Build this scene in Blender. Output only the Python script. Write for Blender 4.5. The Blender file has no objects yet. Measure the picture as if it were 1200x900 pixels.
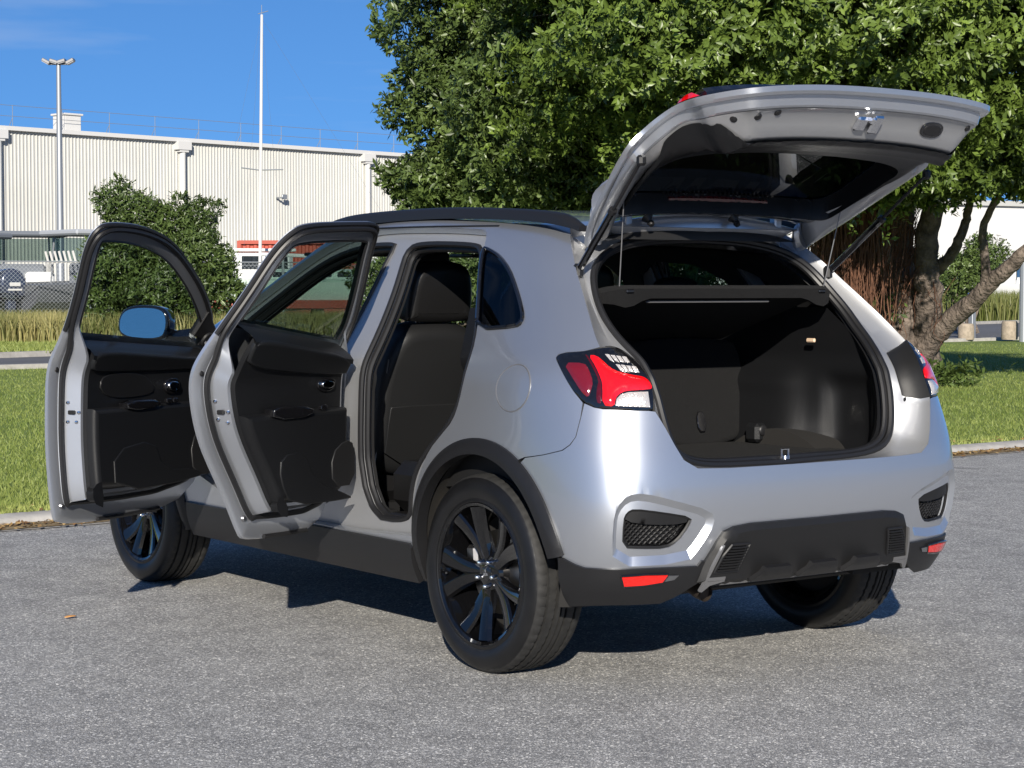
import bpy, math, random
import numpy as np
from mathutils import Vector, Matrix
from mathutils.geometry import delaunay_2d_cdt
random.seed(7); RNG = np.random.default_rng(11)
rad = math.radians
SC = bpy.context.scene
COL = SC.collection

# ------------------------------------------------------------------ camera, sky, sun, exposure
# world axes: X = the car's forward direction, Y = the car's left, Z up, origin under the middle of the rear axle (metres)
CAM = np.array([-5.59875, 4.830235, 1.331106]); TH = .631792152; PITCH = .0478567; FPX = 2335.753 / 1200
FWD = np.array([math.cos(TH), -math.sin(TH), 0.0]); RIGHT = np.array([-math.sin(TH), -math.cos(TH), 0.0])
cd = bpy.data.cameras.new('camera'); cam = bpy.data.objects.new('camera', cd); COL.objects.link(cam)
cam.location = CAM
cam.rotation_euler = Vector((FWD[0]*math.cos(PITCH), FWD[1]*math.cos(PITCH), -math.sin(PITCH))).to_track_quat('-Z', 'Y').to_euler()
cd.sensor_width = 36; cd.lens = 36*FPX; cd.clip_start = .1; cd.clip_end = 6000
SC.camera = cam
SUN_TRAVEL = Vector((2.05, -1.62, -1.0)).normalized()
SUN_EL = math.asin(-SUN_TRAVEL.z); SUN_ROT = math.atan2(-SUN_TRAVEL.x, -SUN_TRAVEL.y)
w = bpy.data.worlds.new('World'); SC.world = w; w.use_nodes = True
nt = w.node_tree; bg = nt.nodes['Background']
sky = nt.nodes.new('ShaderNodeTexSky'); sky.sky_type = 'NISHITA'; sky.sun_disc = False
sky.sun_elevation = SUN_EL; sky.sun_rotation = SUN_ROT; sky.altitude = 0; sky.air_density = 1.0; sky.dust_density = 0; sky.ozone_density = 8.0
# thin high cloud wisps
tc = nt.nodes.new('ShaderNodeTexCoord'); mp = nt.nodes.new('ShaderNodeMapping'); mp.inputs['Scale'].default_value = (2.2, 2.2, 16)
nz = nt.nodes.new('ShaderNodeTexNoise'); nz.inputs['Scale'].default_value = 2.3; nz.inputs['Detail'].default_value = 5; nz.inputs['Roughness'].default_value = .5
cr = nt.nodes.new('ShaderNodeValToRGB'); cr.color_ramp.elements[0].position = .50; cr.color_ramp.elements[1].position = .78
mul = nt.nodes.new('ShaderNodeMath'); mul.operation = 'MULTIPLY'; mul.inputs[1].default_value = .32
mix = nt.nodes.new('ShaderNodeMix'); mix.data_type = 'RGBA'; mix.inputs['B'].default_value = (6.2, 6.0, 6.6, 1)
# very clear air: the whole dome is read a little higher up, so that the band near the horizon stays blue
lift = nt.nodes.new('ShaderNodeVectorMath'); lift.operation = 'ADD'; lift.inputs[1].default_value = (0, 0, .14); nrm = nt.nodes.new('ShaderNodeVectorMath'); nrm.operation = 'NORMALIZE'
nt.links.new(tc.outputs['Generated'], lift.inputs[0]); nt.links.new(lift.outputs[0], nrm.inputs[0]); nt.links.new(nrm.outputs[0], sky.inputs[0])
nt.links.new(tc.outputs['Generated'], mp.inputs[0]); nt.links.new(mp.outputs[0], nz.inputs['Vector']); nt.links.new(nz.outputs[0], cr.inputs[0])
nt.links.new(cr.outputs[0], mul.inputs[0]); nt.links.new(mul.outputs[0], mix.inputs['Factor']); nt.links.new(sky.outputs[0], mix.inputs['A'])
tint = nt.nodes.new('ShaderNodeMix'); tint.data_type = 'RGBA'; tint.blend_type = 'MULTIPLY'; tint.inputs['Factor'].default_value = 1; tint.inputs['B'].default_value = (.80, .93, 1.0, 1)
nt.links.new(mix.outputs['Result'], tint.inputs['A']); nt.links.new(tint.outputs['Result'], bg.inputs[0]); bg.inputs[1].default_value = .050
sd = bpy.data.lights.new('sun', 'SUN'); sun = bpy.data.objects.new('sun', sd); COL.objects.link(sun)
sd.energy = 3.1; sd.angle = rad(.53); sd.color = (1.0, .93, .82)
sun.rotation_euler = SUN_TRAVEL.to_track_quat('-Z', 'Y').to_euler()
SC.view_settings.view_transform = 'Standard'; SC.view_settings.look = 'None'; SC.view_settings.gamma = 1; SC.view_settings.exposure = 1.25
SC.view_settings.use_curve_mapping = False

# ------------------------------------------------------------------ materials
def newmat(name):
    m = bpy.data.materials.new(name); m.use_nodes = True
    return m, m.node_tree, m.node_tree.nodes['Principled BSDF']
def PM(name, col, rough=.5, metal=0, coat=0, coat_rough=.03, spec=.5, bump=None, vary=None, trans=0, ior=1.45, sheen=0):
    """principled material; bump=(scale, strength[, distance]); vary=(scale, amount) mottles the colour"""
    m, t, b = newmat(name)
    b.inputs['Base Color'].default_value = (*col, 1); b.inputs['Roughness'].default_value = rough; b.inputs['Metallic'].default_value = metal
    b.inputs['Coat Weight'].default_value = coat; b.inputs['Coat Roughness'].default_value = coat_rough; b.inputs['Specular IOR Level'].default_value = spec
    b.inputs['Transmission Weight'].default_value = trans; b.inputs['IOR'].default_value = ior; b.inputs['Sheen Weight'].default_value = sheen
    if bump or vary:
        c = t.nodes.new('ShaderNodeTexCoord')
    if vary:
        n = t.nodes.new('ShaderNodeTexNoise'); n.inputs['Scale'].default_value = vary[0]; n.inputs['Detail'].default_value = 6; n.inputs['Roughness'].default_value = .65
        t.links.new(c.outputs['Object'], n.inputs['Vector'])
        r = t.nodes.new('ShaderNodeValToRGB'); k = vary[1]
        r.color_ramp.elements[0].position = .3; r.color_ramp.elements[1].position = .7
        r.color_ramp.elements[0].color = (*[x*(1-k) for x in col], 1); r.color_ramp.elements[1].color = (*[min(1, x*(1+k)) for x in col], 1)
        t.links.new(n.outputs[0], r.inputs[0]); t.links.new(r.outputs[0], b.inputs['Base Color'])
    if bump:
        n = t.nodes.new('ShaderNodeTexNoise'); n.inputs['Scale'].default_value = bump[0]; n.inputs['Detail'].default_value = 3
        t.links.new(c.outputs['Object'], n.inputs['Vector'])
        bp = t.nodes.new('ShaderNodeBump'); bp.inputs['Strength'].default_value = bump[1]; bp.inputs['Distance'].default_value = bump[2] if len(bump) > 2 else .002
        t.links.new(n.outputs[0], bp.inputs['Height']); t.links.new(bp.outputs[0], b.inputs['Normal'])
    return m
def glass(name, tint, refl=1.0):
    m, t, b = newmat(name); t.nodes.remove(b)
    o = t.nodes['Material Output']; tr = t.nodes.new('ShaderNodeBsdfTransparent'); tr.inputs[0].default_value = (*tint, 1)
    g = t.nodes.new('ShaderNodeBsdfGlossy'); g.inputs['Roughness'].default_value = .01; g.inputs[0].default_value = (refl, refl, refl, 1)
    ge = t.nodes.new('ShaderNodeNewGeometry'); dp = t.nodes.new('ShaderNodeVectorMath'); dp.operation = 'DOT_PRODUCT'
    t.links.new(ge.outputs['Normal'], dp.inputs[0]); t.links.new(ge.outputs['Incoming'], dp.inputs[1])
    def mth(op, a, b=None):
        n = t.nodes.new('ShaderNodeMath'); n.operation = op
        for i, v in enumerate((a, b)):
            if v is None: continue
            if isinstance(v, (int, float)): n.inputs[i].default_value = v
            else: t.links.new(v, n.inputs[i])
        return n.outputs[0]
    fr = mth('ADD', mth('MULTIPLY', mth('POWER', mth('SUBTRACT', 1.0, mth('ABSOLUTE', dp.outputs['Value'])), 5.0), .92), .035)
    x = t.nodes.new('ShaderNodeMixShader'); t.links.new(fr, x.inputs[0]); t.links.new(tr.outputs[0], x.inputs[1]); t.links.new(g.outputs[0], x.inputs[2])
    t.links.new(x.outputs[0], o.inputs[0]); return m
M = {}
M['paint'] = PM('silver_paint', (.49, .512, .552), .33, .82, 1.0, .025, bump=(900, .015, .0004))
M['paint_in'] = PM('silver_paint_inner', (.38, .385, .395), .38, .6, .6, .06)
M['black_plastic'] = PM('black_textured_plastic', (.010, .010, .0105), .50, bump=(700, .25, .001), spec=.4)
M['clad'] = PM('black_cladding', (.011, .011, .012), .40, bump=(900, .12, .0006), spec=.45)
M['gloss_black'] = PM('gloss_black', (.006, .006, .007), .08, 0, 1.0, .02)
M['rim'] = PM('black_alloy', (.003, .003, .0035), .06, 0, .7, .02, spec=.4)
M['rubber'] = PM('tyre_rubber', (.0065, .0065, .007), .40, bump=(220, .2, .001), vary=(9, .35))
M['tread'] = PM('tread_rubber', (.017, .0168, .0165), .70, vary=(25, .4))
M['seal'] = PM('seal_rubber', (.010, .010, .011), .45)
M['carpet'] = PM('carpet', (.0105, .0105, .011), .95, bump=(900, .9, .003), vary=(420, .7), sheen=.02, spec=.12)
M['trim'] = PM('door_trim_plastic', (.006, .0063, .0072), .46, bump=(420, .35, .0012), spec=.40)
M['trim_soft'] = PM('soft_trim', (.0085, .009, .010), .38, bump=(300, .3, .0012), spec=.42)
M['leather'] = PM('black_leather', (.0085, .0085, .009), .34, bump=(240, .4, .0015), spec=.5)
M['seatcloth'] = PM('seat_back_vinyl', (.009, .0093, .0100), .48, bump=(300, .35, .0012))
M['chrome'] = PM('chrome', (.75, .75, .76), .10, 1.0)
M['satin'] = PM('satin_metal', (.42, .42, .43), .32, 1.0)
M['satin_dark'] = PM('satin_dark_plastic', (.17, .17, .175), .36, .4)
M['steel'] = PM('brake_steel', (.30, .29, .28), .35, 1.0, bump=(60, .2, .001))
M['red_lens'] = PM('red_lens', (.72, .004, .006), .10, 0, 1.0, .01, spec=.6)
M['dark_red_lens'] = PM('dark_red_lens', (.13, .006, .012), .08, 0, 1.0, .01)
M['deep_red_lens'] = PM('deep_red_lens', (.07, .002, .004), .08, 0, 1.0, .01)
M['clear_lens'] = PM('clear_lens', (.66, .62, .58), .18, .45, 1.0, .02, bump=(160, .7, .004))
M['reflector'] = PM('red_reflector', (.75, .012, .008), .18, 0, 1.0, .02, bump=(500, .5, .001))
M['glass'] = glass('door_glass', (.92, .95, .94))
M['tint'] = glass('tinted_glass', (.50, .57, .55))
M['privacy'] = glass('privacy_glass', (.10, .12, .14))
M['mirror'] = PM('mirror_glass', (.42, .48, .50), .02, 1.0)
M['rust'] = PM('dusty_liner', (.33, .28, .21), .9, vary=(30, .4))
M['dash'] = PM('dashboard', (.008, .008, .0085), .6)
M['under'] = PM('underbody', (.014, .013, .012), .8)
M['exhaust'] = PM('exhaust_pipe', (.045, .036, .030), .6, .5)
M['amber'] = PM('amber_lamp', (.75, .55, .38), .3, .2, 1)

# ------------------------------------------------------------------ mesh helpers
def mk(name, V, F, mat, parent=None, smooth=True, ang=None, origin=(0, 0, 0), matidx=None):
    me = bpy.data.meshes.new(name)
    V = np.asarray(V, float) - np.asarray(origin, float)
    me.from_pydata(V.tolist(), [], F if isinstance(F, list) else F.tolist())
    mats = mat if isinstance(mat, (list, tuple)) else [mat]
    for q in mats: me.materials.append(q)
    if matidx is not None: me.polygons.foreach_set('material_index', np.asarray(matidx, dtype=np.int32))
    me.polygons.foreach_set('use_smooth', [bool(smooth)]*len(me.polygons))
    if smooth and ang: me.set_sharp_from_angle(angle=rad(ang))
    me.update()
    o = bpy.data.objects.new(name, me); COL.objects.link(o)
    if parent: o.parent = parent
    return o
class MB:
    """collects shapes into one mesh"""
    def __init__(s): s.V = []; s.F = []; s.n = 0
    def add(s, V, F, mtx=None):
        V = np.asarray(V, float)
        if mtx is not None:
            A = np.array(mtx); V = V @ A[:3, :3].T + A[:3, 3]
        s.V.append(V); s.F += [tuple(i+s.n for i in f) for f in F]; s.n += len(V); return s
    def box(s, c, size, mtx=None, bev=0):
        x, y, z = [q/2 for q in size]; cx, cy, cz = c
        if bev <= 0:
            V = [(cx+a*x, cy+b*y, cz+d*z) for a in (-1, 1) for b in (-1, 1) for d in (-1, 1)]
            return s.add(V, [(0, 1, 3, 2), (4, 6, 7, 5), (0, 4, 5, 1), (2, 3, 7, 6), (0, 2, 6, 4), (1, 5, 7, 3)], mtx)
        b = min(bev, x*.98, y*.98, z*.98)
        # bevelled box: three shrunken copies of the box faces
        V = []; idx = {}
        for a in (-1, 1):
            for e in (-1, 1):
                for d in (-1, 1):
                    for k in range(3):
                        p = [a*(x-b), e*(y-b), d*(z-b)]; p[k] = (a*x, e*y, d*z)[k]
                        idx[(a, e, d, k)] = len(V); V.append((cx+p[0], cy+p[1], cz+p[2]))
        F = []
        for k in range(3):
            o1, o2 = [(1, 2), (2, 0), (0, 1)][k]
            for sg in (-1, 1):
                def g(i, j):
                    t = [0, 0, 0]; t[k] = sg; t[o1] = i; t[o2] = j; return idx[(*t, k)]
                q = (g(-1, -1), g(1, -1), g(1, 1), g(-1, 1)); F.append(q if sg > 0 else q[::-1])
        for k in range(3):     # edges running along axis k
            o1, o2 = [(1, 2), (2, 0), (0, 1)][k]
            for i in (-1, 1):
                for j in (-1, 1):
                    def g(sg, face):
                        t = [0, 0, 0]; t[k] = sg; t[o1] = i; t[o2] = j; return idx[(*t, face)]
                    q = (g(-1, o1), g(1, o1), g(1, o2), g(-1, o2)); F.append(q if i*j < 0 else q[::-1])
        for a in (-1, 1):
            for e in (-1, 1):
                for d in (-1, 1):
                    q = (idx[(a, e, d, 0)], idx[(a, e, d, 1)], idx[(a, e, d, 2)]); F.append(q if a*e*d > 0 else q[::-1])
        return s.add(V, F, mtx)
    def tube(s, pts, r, n=8, cap=True, closed=False):
        P = np.asarray(pts, float); m = len(P); R = np.full(m, r, float) if np.isscalar(r) else np.asarray(r, float)
        T = np.gradient(P, axis=0) if not closed else (np.roll(P, -1, 0)-np.roll(P, 1, 0))
        T /= np.maximum(np.linalg.norm(T, axis=1, keepdims=True), 1e-9)
        ref = np.array([0, 0, 1.0]) if abs(T[0][2]) < .9 else np.array([1.0, 0, 0])
        A = np.cross(T[0], ref); A /= np.linalg.norm(A); V = []
        for i in range(m):
            A = A - T[i]*(A@T[i]); A /= np.linalg.norm(A); B = np.cross(T[i], A)
            for k in range(n):
                a = 2*math.pi*k/n; V.append(P[i]+R[i]*(math.cos(a)*A+math.sin(a)*B))
        F = []
        for i in range(m if closed else m-1):
            for k in range(n):
                j = (i+1) % m; F.append((i*n+k, i*n+(k+1) % n, j*n+(k+1) % n, j*n+k))
        if cap and not closed: F += [tuple(range(n))[::-1], tuple((m-1)*n+k for k in range(n))]
        return s.add(V, F)
    def lathe(s, prof, n=48, mtx=None, axis='y', closed=False):
        """prof: (radius, height) along axis"""
        V = []; F = []; m = len(prof)
        for i in range(n):
            a = 2*math.pi*i/n
            for r_, h in prof: V.append((r_*math.cos(a), h, r_*math.sin(a)) if axis == 'y' else (r_*math.cos(a), r_*math.sin(a), h))
        for i in range(n):
            j = (i+1) % n
            for k in range(m if closed else m-1):
                l = (k+1) % m; F.append((i*m+k, i*m+l, j*m+l, j*m+k) if axis == 'y' else (i*m+k, j*m+k, j*m+l, i*m+l))
        return s.add(V, F, mtx)
    def loft(s, rings, closed=True, cap=False):
        n = len(rings[0]); V = np.concatenate([np.asarray(r, float) for r in rings]); F = []
        for i in range(len(rings)-1):
            for k in range(n if closed else n-1): F.append((i*n+k, i*n+(k+1) % n, (i+1)*n+(k+1) % n, (i+1)*n+k))
        if cap: F += [tuple(range(n))[::-1], tuple((len(rings)-1)*n+k for k in range(n))]
        return s.add(V, F)
    def build(s, name, mat, parent=None, smooth=True, ang=35, origin=(0, 0, 0)):
        return mk(name, np.concatenate(s.V), s.F, mat, parent, smooth, ang, origin)
def inside(poly, P):
    poly = np.asarray(poly); P = np.asarray(P); x, y = P[:, 0], P[:, 1]; c = np.zeros(len(P), bool)
    a = poly; b = np.roll(poly, -1, 0)
    for (x0, y0), (x1, y1) in zip(a, b):
        if y0 == y1: continue
        k = ((y0 > y) != (y1 > y)) & (x < (x1-x0)*(y-y0)/(y1-y0)+x0); c ^= k
    return c
def chaikin(P, it=2, closed=True):
    P = np.asarray(P, float)
    for _ in range(it):
        if closed:
            Q = np.roll(P, -1, 0); P = np.stack([.75*P+.25*Q, .25*P+.75*Q], 1).reshape(-1, P.shape[1])
        else:
            A = P[:-1]; B = P[1:]; P = np.concatenate([P[:1], np.stack([.75*A+.25*B, .25*A+.75*B], 1).reshape(-1, P.shape[1]), P[-1:]])
    return P
def resample(P, d, closed=True):
    P = np.asarray(P, float); Q = np.concatenate([P, P[:1]]) if closed else P
    out = []
    for a, b in zip(Q[:-1], Q[1:]):
        n = max(1, int(math.ceil(np.linalg.norm(b-a)/d)))
        for k in range(n): out.append(a+(b-a)*k/n)
    if not closed: out.append(Q[-1])
    return np.array(out)
def resample_n(P, n, closed=False):
    P = np.asarray(P, float); Q = np.concatenate([P, P[:1]]) if closed else P
    L = np.concatenate([[0], np.cumsum(np.linalg.norm(np.diff(Q, axis=0), axis=1))]); t = np.linspace(0, L[-1], n+(1 if closed else 0))
    if closed: t = t[:-1]
    return np.stack([np.interp(t, L, Q[:, k]) for k in range(Q.shape[1])], 1)
def area(P): P = np.asarray(P); return .5*np.sum(P[:, 0]*np.roll(P[:, 1], -1)-np.roll(P[:, 0], -1)*P[:, 1])
def inset(P, d):
    """move a closed polygon's points inward by d (scalar or per point)"""
    P = np.asarray(P, float); s = 1 if area(P) > 0 else -1
    e = np.roll(P, -1, 0)-P; e /= np.maximum(np.linalg.norm(e, axis=1, keepdims=True), 1e-9); n = np.stack([-e[:, 1], e[:, 0]], 1)*s
    m = n+np.roll(n, 1, 0); l = np.linalg.norm(m, axis=1, keepdims=True); m = m/np.maximum(l, 1e-6); c = np.clip((m*n).sum(1, keepdims=True), .55, 1)
    return P+m/c*(np.asarray(d).reshape(-1, 1) if not np.isscalar(d) else d)
def cdt(outer, holes=(), grid=.03, extra=()):
    """triangulate a 2D region with interior points; returns V2, F, boundary edges (ordered with the region on the left)"""
    loops = [resample(outer, grid)]+[resample(h, grid) for h in holes]
    cons = [resample(e, grid) for e in extra]
    P = []; E = []
    for l in loops+cons:
        b = len(P); P += l.tolist(); E += [(b+i, b+(i+1) % len(l)) for i in range(len(l))]
    bp = np.array(P); lo, hi = loops[0].min(0), loops[0].max(0); g = []
    ny = int((hi[1]-lo[1])/(grid*.866))+1
    for j in range(ny+1):
        xs = np.arange(lo[0]+(grid/2 if j % 2 else 0), hi[0], grid); g.append(np.stack([xs, np.full(len(xs), lo[1]+j*grid*.866)], 1))
    g = np.concatenate(g) if g else np.zeros((0, 2))
    if len(g):
        k = inside(loops[0], g)
        for h in loops[1:]: k &= ~inside(h, g)
        g = g[k]
    if len(g):
        dmin = np.full(len(g), 9.0)
        for c in range(0, len(bp), 200): dmin = np.minimum(dmin, np.sqrt(((g[:, None]-bp[None, c:c+200])**2).sum(2)).min(1))
        g = g[dmin > grid*.55]
    P = P+g.tolist()
    r = delaunay_2d_cdt([Vector(p) for p in P], E, [], 0, 1e-7)
    V = np.array([tuple(v) for v in r[0]]); F = np.array([f for f in r[2]], dtype=int)
    c = V[F].mean(1); k = inside(loops[0], c)
    for h in loops[1:]: k &= ~inside(h, c)
    F = F[k]
    a = V[F]; ar = (a[:, 1, 0]-a[:, 0, 0])*(a[:, 2, 1]-a[:, 0, 1])-(a[:, 1, 1]-a[:, 0, 1])*(a[:, 2, 0]-a[:, 0, 0])
    F[ar < 0] = F[ar < 0][:, ::-1]; F = F[abs(ar) > 1e-12]
    es = {}
    for f in F.tolist():
        for i in range(3): es[(f[i], f[(i+1) % 3])] = 1
    B = [(a, b) for (a, b) in es if (b, a) not in es]
    return V, F, B
def panel(name, surf, outer, mat, parent=None, holes=(), grid=.03, off=0.0, thick=.01, mirror=False, extra=(), origin=(0, 0, 0), both=False, ang=40):
    """sheet cut from a surface: surf(V2) -> points, outward normals. off: scalar or f(V2). thick: rim and back depth. both: mirror and keep both halves in one mesh"""
    V2, F, B = cdt(outer, holes, grid, extra)
    P, N = surf(V2)
    o = off(V2) if callable(off) else off
    P = P+N*(np.asarray(o).reshape(-1, 1) if not np.isscalar(o) else o)
    f0 = F[:200]; fn = np.cross(P[f0[:, 1]]-P[f0[:, 0]], P[f0[:, 2]]-P[f0[:, 0]])
    flip = (fn*N[f0[:, 0]]).sum() < 0
    F2 = F[:, ::-1] if flip else F
    Vs = [P]; Fs = F2.tolist(); n = len(P)
    if thick:
        Q = P-N*thick
        Vs.append(Q); Fs += (F2[:, ::-1]+n).tolist(); m = 2*n
        ids = sorted({a for e in B for a in e}); mp_ = {a: i for i, a in enumerate(ids)}; k = len(ids)
        Vs += [P[ids], Q[ids]]
        for a, b in B:
            q = (m+mp_[a], m+k+mp_[a], m+k+mp_[b], m+mp_[b]); Fs.append(q[::-1] if flip else q)
    V = np.concatenate(Vs)
    if mirror or both:
        Vm = V*np.array([1, -1, 1]); Fm = [tuple(f[::-1]) for f in Fs]
        if both: Fs = [tuple(f) for f in Fs]+[tuple(i+len(V) for i in f) for f in Fm]; V = np.concatenate([V, Vm])
        else: V, Fs = Vm, Fm
    return mk(name, V, Fs, mat, parent, True, ang, origin)
def pillow(outline, t, rnd=.01, steps=3, back_round=None, crown=0.0, grid=None):
    """solid from a 2D outline: xy = outline, z from 0 to t with rounded front edge (and back edge); returns V,F"""
    O = np.asarray(outline, float)
    if area(O) < 0: O = O[::-1]
    rb = rnd if back_round is None else back_round
    rings = []
    for i in range(steps+1):
        a = math.pi/2*i/steps; rings.append((rb*(1-math.sin(a)), rb*(1-math.cos(a)))) if rb else None
    rings = [(rb*(1-math.sin(math.pi/2*i/steps)), rb*(1-math.cos(math.pi/2*i/steps))) for i in range(steps+1)] if rb else [(0, 0)]
    rings += [(rnd*(1-math.cos(math.pi/2*i/steps)), t-rnd+rnd*math.sin(math.pi/2*i/steps)) for i in range(steps+1)] if rnd else [(0, t)]
    V = []; F = []; n = len(O)
    for d, z in rings:
        q = inset(O, d) if d else O; V += [(x, y, z) for x, y in q]
    for i in range(len(rings)-1):
        for k in range(n): F.append((i*n+k, i*n+(k+1) % n, (i+1)*n+(k+1) % n, (i+1)*n+k))
    for ring, top in ((0, False), (len(rings)-1, True)):
        d, z = rings[ring]; q = inset(O, d) if d else O
        size = max(np.ptp(q[:, 0]), np.ptp(q[:, 1])); V2, F2, B2 = cdt(q, (), grid or size/6)
        b = len(V); zc = np.full(len(V2), z)
        if top and crown:
            dm = np.sqrt(((V2[:, None]-q[None])**2).sum(2)).min(1); zc = zc+crown*(1-np.exp(-dm/(size*.12)))
        V += [(x, y, zz) for (x, y), zz in zip(V2, zc)]; F += [tuple(i+b for i in (f if top else f[::-1])) for f in F2.tolist()]
    return np.array(V), F
def frame_mtx(o, x, y, z):
    return Matrix(((x[0], y[0], z[0], o[0]), (x[1], y[1], z[1], o[1]), (x[2], y[2], z[2], o[2]), (0, 0, 0, 1)))
def tag(o, label=None, cat=None, group=None, kind=None):
    if label: o['label'] = label
    if cat: o['category'] = cat
    if group: o['group'] = group
    if kind: o['kind'] = kind
    return o
def empty(name, loc=(0, 0, 0)):
    o = bpy.data.objects.new(name, None); COL.objects.link(o); o.location = loc; o.empty_display_size = .2; return o
def circle2(cx, cy, r, n=32, a0=0, a1=2*math.pi, ry=None):
    t = np.linspace(a0, a1, n, endpoint=abs(a1-a0) < 6.28); return np.stack([cx+r*np.cos(t), cy+(ry or r)*np.sin(t)], 1)

# ------------------------------------------------------------------ the car's outer surface
# ---- body surface: uniform cubic B-spline net, columns run round the plan outline from rear centre to front centre
# row: z, W(side half width), Ur rear centre, vb rear flat half width, k corner length, Wf (front side half width), front type
ROWS=[ # z,   W,   Ur,   c1, c2(v,du) , c3(v,du), c4(v,du)
 (0.22, .800,-.60),
 (0.32, .850,-.69),
 (0.42, .880,-.735),
 (0.52, .893,-.765),
 (0.62, .900,-.785),
 (0.72, .903,-.780),
 (0.80, .901,-.765),
 (0.88, .897,-.745),
 (0.95, .893,-.728),
 (1.01, .889,-.706),
 (1.07, .870,-.675),
 (1.14, .826,-.610),
 (1.24, .768,-.530),
 (1.35, .708,-.430),
 (1.45, .662,-.335),
 (1.52, .610,-.260),
 (1.555,.562,-.205),
]
NR=len(ROWS); NC=14
def net():
    P=np.zeros((NR,NC,3))
    for i,(z,W,Ur) in enumerate(ROWS):
        g=np.clip((z-1.0)/.55,0,1)          # greenhouse amount
        low=np.clip((.42-z)/.2,0,1)
        # rear part
        kc=1-.25*g
        tlz=np.clip(1-abs(z-1.0)/.18,0,1)
        lo2=np.clip((.74-z)/.2,0,1)
        rear=[(Ur,0),(Ur+.006,.34*(1-.12*g)),(Ur+.040-.01*g,.335+ .32*(W/.9)),
              (Ur+.115-.032*g+.025*tlz-.012*lo2,W-.088-.03*g-.012*tlz+.030*lo2),(Ur+.30-.075*g+.02*tlz,W+.004-.02*tlz-.035*g+.012*lo2),(Ur+.62-.15*g,W-.008*g)]
        # side part
        fl=np.clip(1-abs(z-.6)/.35,0,1)
        side=[(.45,W+.002*fl),(1.0,W-.012*fl+.004*g),(1.62,W-.012*fl-.006*g)]
        # front part: below hood row = full length; above = windscreen
        if z<1.0:
            front=[(2.25,W-.004,z),(2.85,W-.015,z),(3.38-.06*low,W-.10,z),(3.56-.04*low,.5,z),(3.60-.04*low,0,z)]
            # bonnet slope near top rows
            if z>.9:
                t=(z-.9)/.1
                front=[(2.22,W-.01,z+.02),(2.75,W-.045,z),(3.15-.2*t,W-.16,z),(3.38-.3*t,.45,z),(3.42-.3*t,0,z)]
        else:
            t=(z-1.01)/.545
            ub=2.60-1.0*t
            if z<1.05:
                front=[(2.12,W-.02,z+.03),(2.45,W-.07,z+.04),(2.78,W-.22,z+.05),(2.9,.4,z+.055),(2.95,0,z+.06)]
            else:
                a0=Ur+.62-.15*g; a1=ub-.27; tt=min(1,t*4)
                for q_,(ku,fr) in enumerate(((.45,.27),(1.0,.53),(1.62,.78))):
                    side[q_]=(ku*(1-tt)+tt*(a0+(a1-a0)*fr),W+.003)
                front=[(ub-.27,W-.012,z+.01*(1-t)),(ub-.12,W-.05,z),(ub-.02,W-.16,z),(ub+.06,.38*W/.8,z),(ub+.08,0,z)]
        r3=[]
        for (u,v) in rear+side:
            zz=z
            r3.append((u,v,zz))
        r3+= [(a,b,c) for a,b,c in front]
        P[i]=np.array(r3)
    # roof line arch: lift z of top rows along the side
    for i,(z,W,Ur) in enumerate(ROWS):
        wt=np.clip((z-1.3)/.25,0,1)
        for j in range(NC):
            u=P[i,j,0]
            P[i,j,2]+=wt*(.052*np.exp(-((u-.9)/.75)**2)-.012)
    return P
NET=net()
def _basis(t,n):
    k=np.clip(np.floor(t).astype(int),0,n-2); f=t-k
    b=np.stack([(1-f)**3,3*f**3-6*f**2+4,-3*f**3+3*f**2+3*f+1,f**3],-1)/6
    db=np.stack([-3*(1-f)**2,9*f**2-12*f,-9*f**2+6*f+3,3*f**2],-1)/6
    return k,b,db
def _pad():
    Q=np.zeros((NR+2,NC+2,3))
    Q[1:-1,1:-1]=NET
    m=np.array([1,-1,1])
    Q[1:-1,0]=NET[:,1]*m; Q[1:-1,-1]=NET[:,-2]*m
    Q[0]=2*Q[1]-Q[2]; Q[-1]=2*Q[-2]-Q[-3]
    return Q
PAD=_pad()
def S(s,r,der=False):
    """s column param 0..NC-1, r row param 0..NR-1 -> points (left side, v>=0)"""
    s=np.asarray(s,float); r=np.asarray(r,float)
    ks,bs,dbs=_basis(s,NC); kr,br,dbr=_basis(r,NR)
    out=0; ds=0; dr=0
    for a in range(4):
        for b in range(4):
            q=PAD[kr+a,ks+b]
            out=out+(br[...,a]*bs[...,b])[...,None]*q
            if der:
                ds=ds+(br[...,a]*dbs[...,b])[...,None]*q
                dr=dr+(dbr[...,a]*bs[...,b])[...,None]*q
    return (out,ds,dr) if der else out
def solve_axis(ax,a,b,ax2,s0,r0):
    """find (s,r) with coord ax = a, coord ax2 = b"""
    a=np.asarray(a,float); b=np.asarray(b,float)
    s=np.full(a.shape,float(s0)) if np.isscalar(s0) else np.array(s0,float); r=np.full(a.shape,float(r0)) if np.isscalar(r0) else np.array(r0,float)
    for _ in range(60):
        p,ds,dr=S(s,r,True)
        e1=a-p[...,ax]; e2=b-p[...,ax2]
        A=ds[...,ax];B=dr[...,ax];C=ds[...,ax2];D=dr[...,ax2]
        det=A*D-B*C; det=np.where(abs(det)<1e-9,1e-9,det)
        st=(D*e1-B*e2)/det; rt=(-C*e1+A*e2)/det
        s=np.clip(s+np.clip(st,-.5,.5),0,NC-1); r=np.clip(r+np.clip(rt,-.7,.7),0,NR-1)
    return s,r
def from_uz(u,z):   # left side
    u=np.asarray(u,float); z=np.asarray(z,float)
    s0=np.interp(u,[-.6,-.2,.45,1.0,1.62,2.25,2.85],[3.5,4.8,6,7,8,9,10]); r0=np.interp(z,[q[0] for q in ROWS],np.arange(NR))
    return solve_axis(0,u,z,2,s0,r0)
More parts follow.
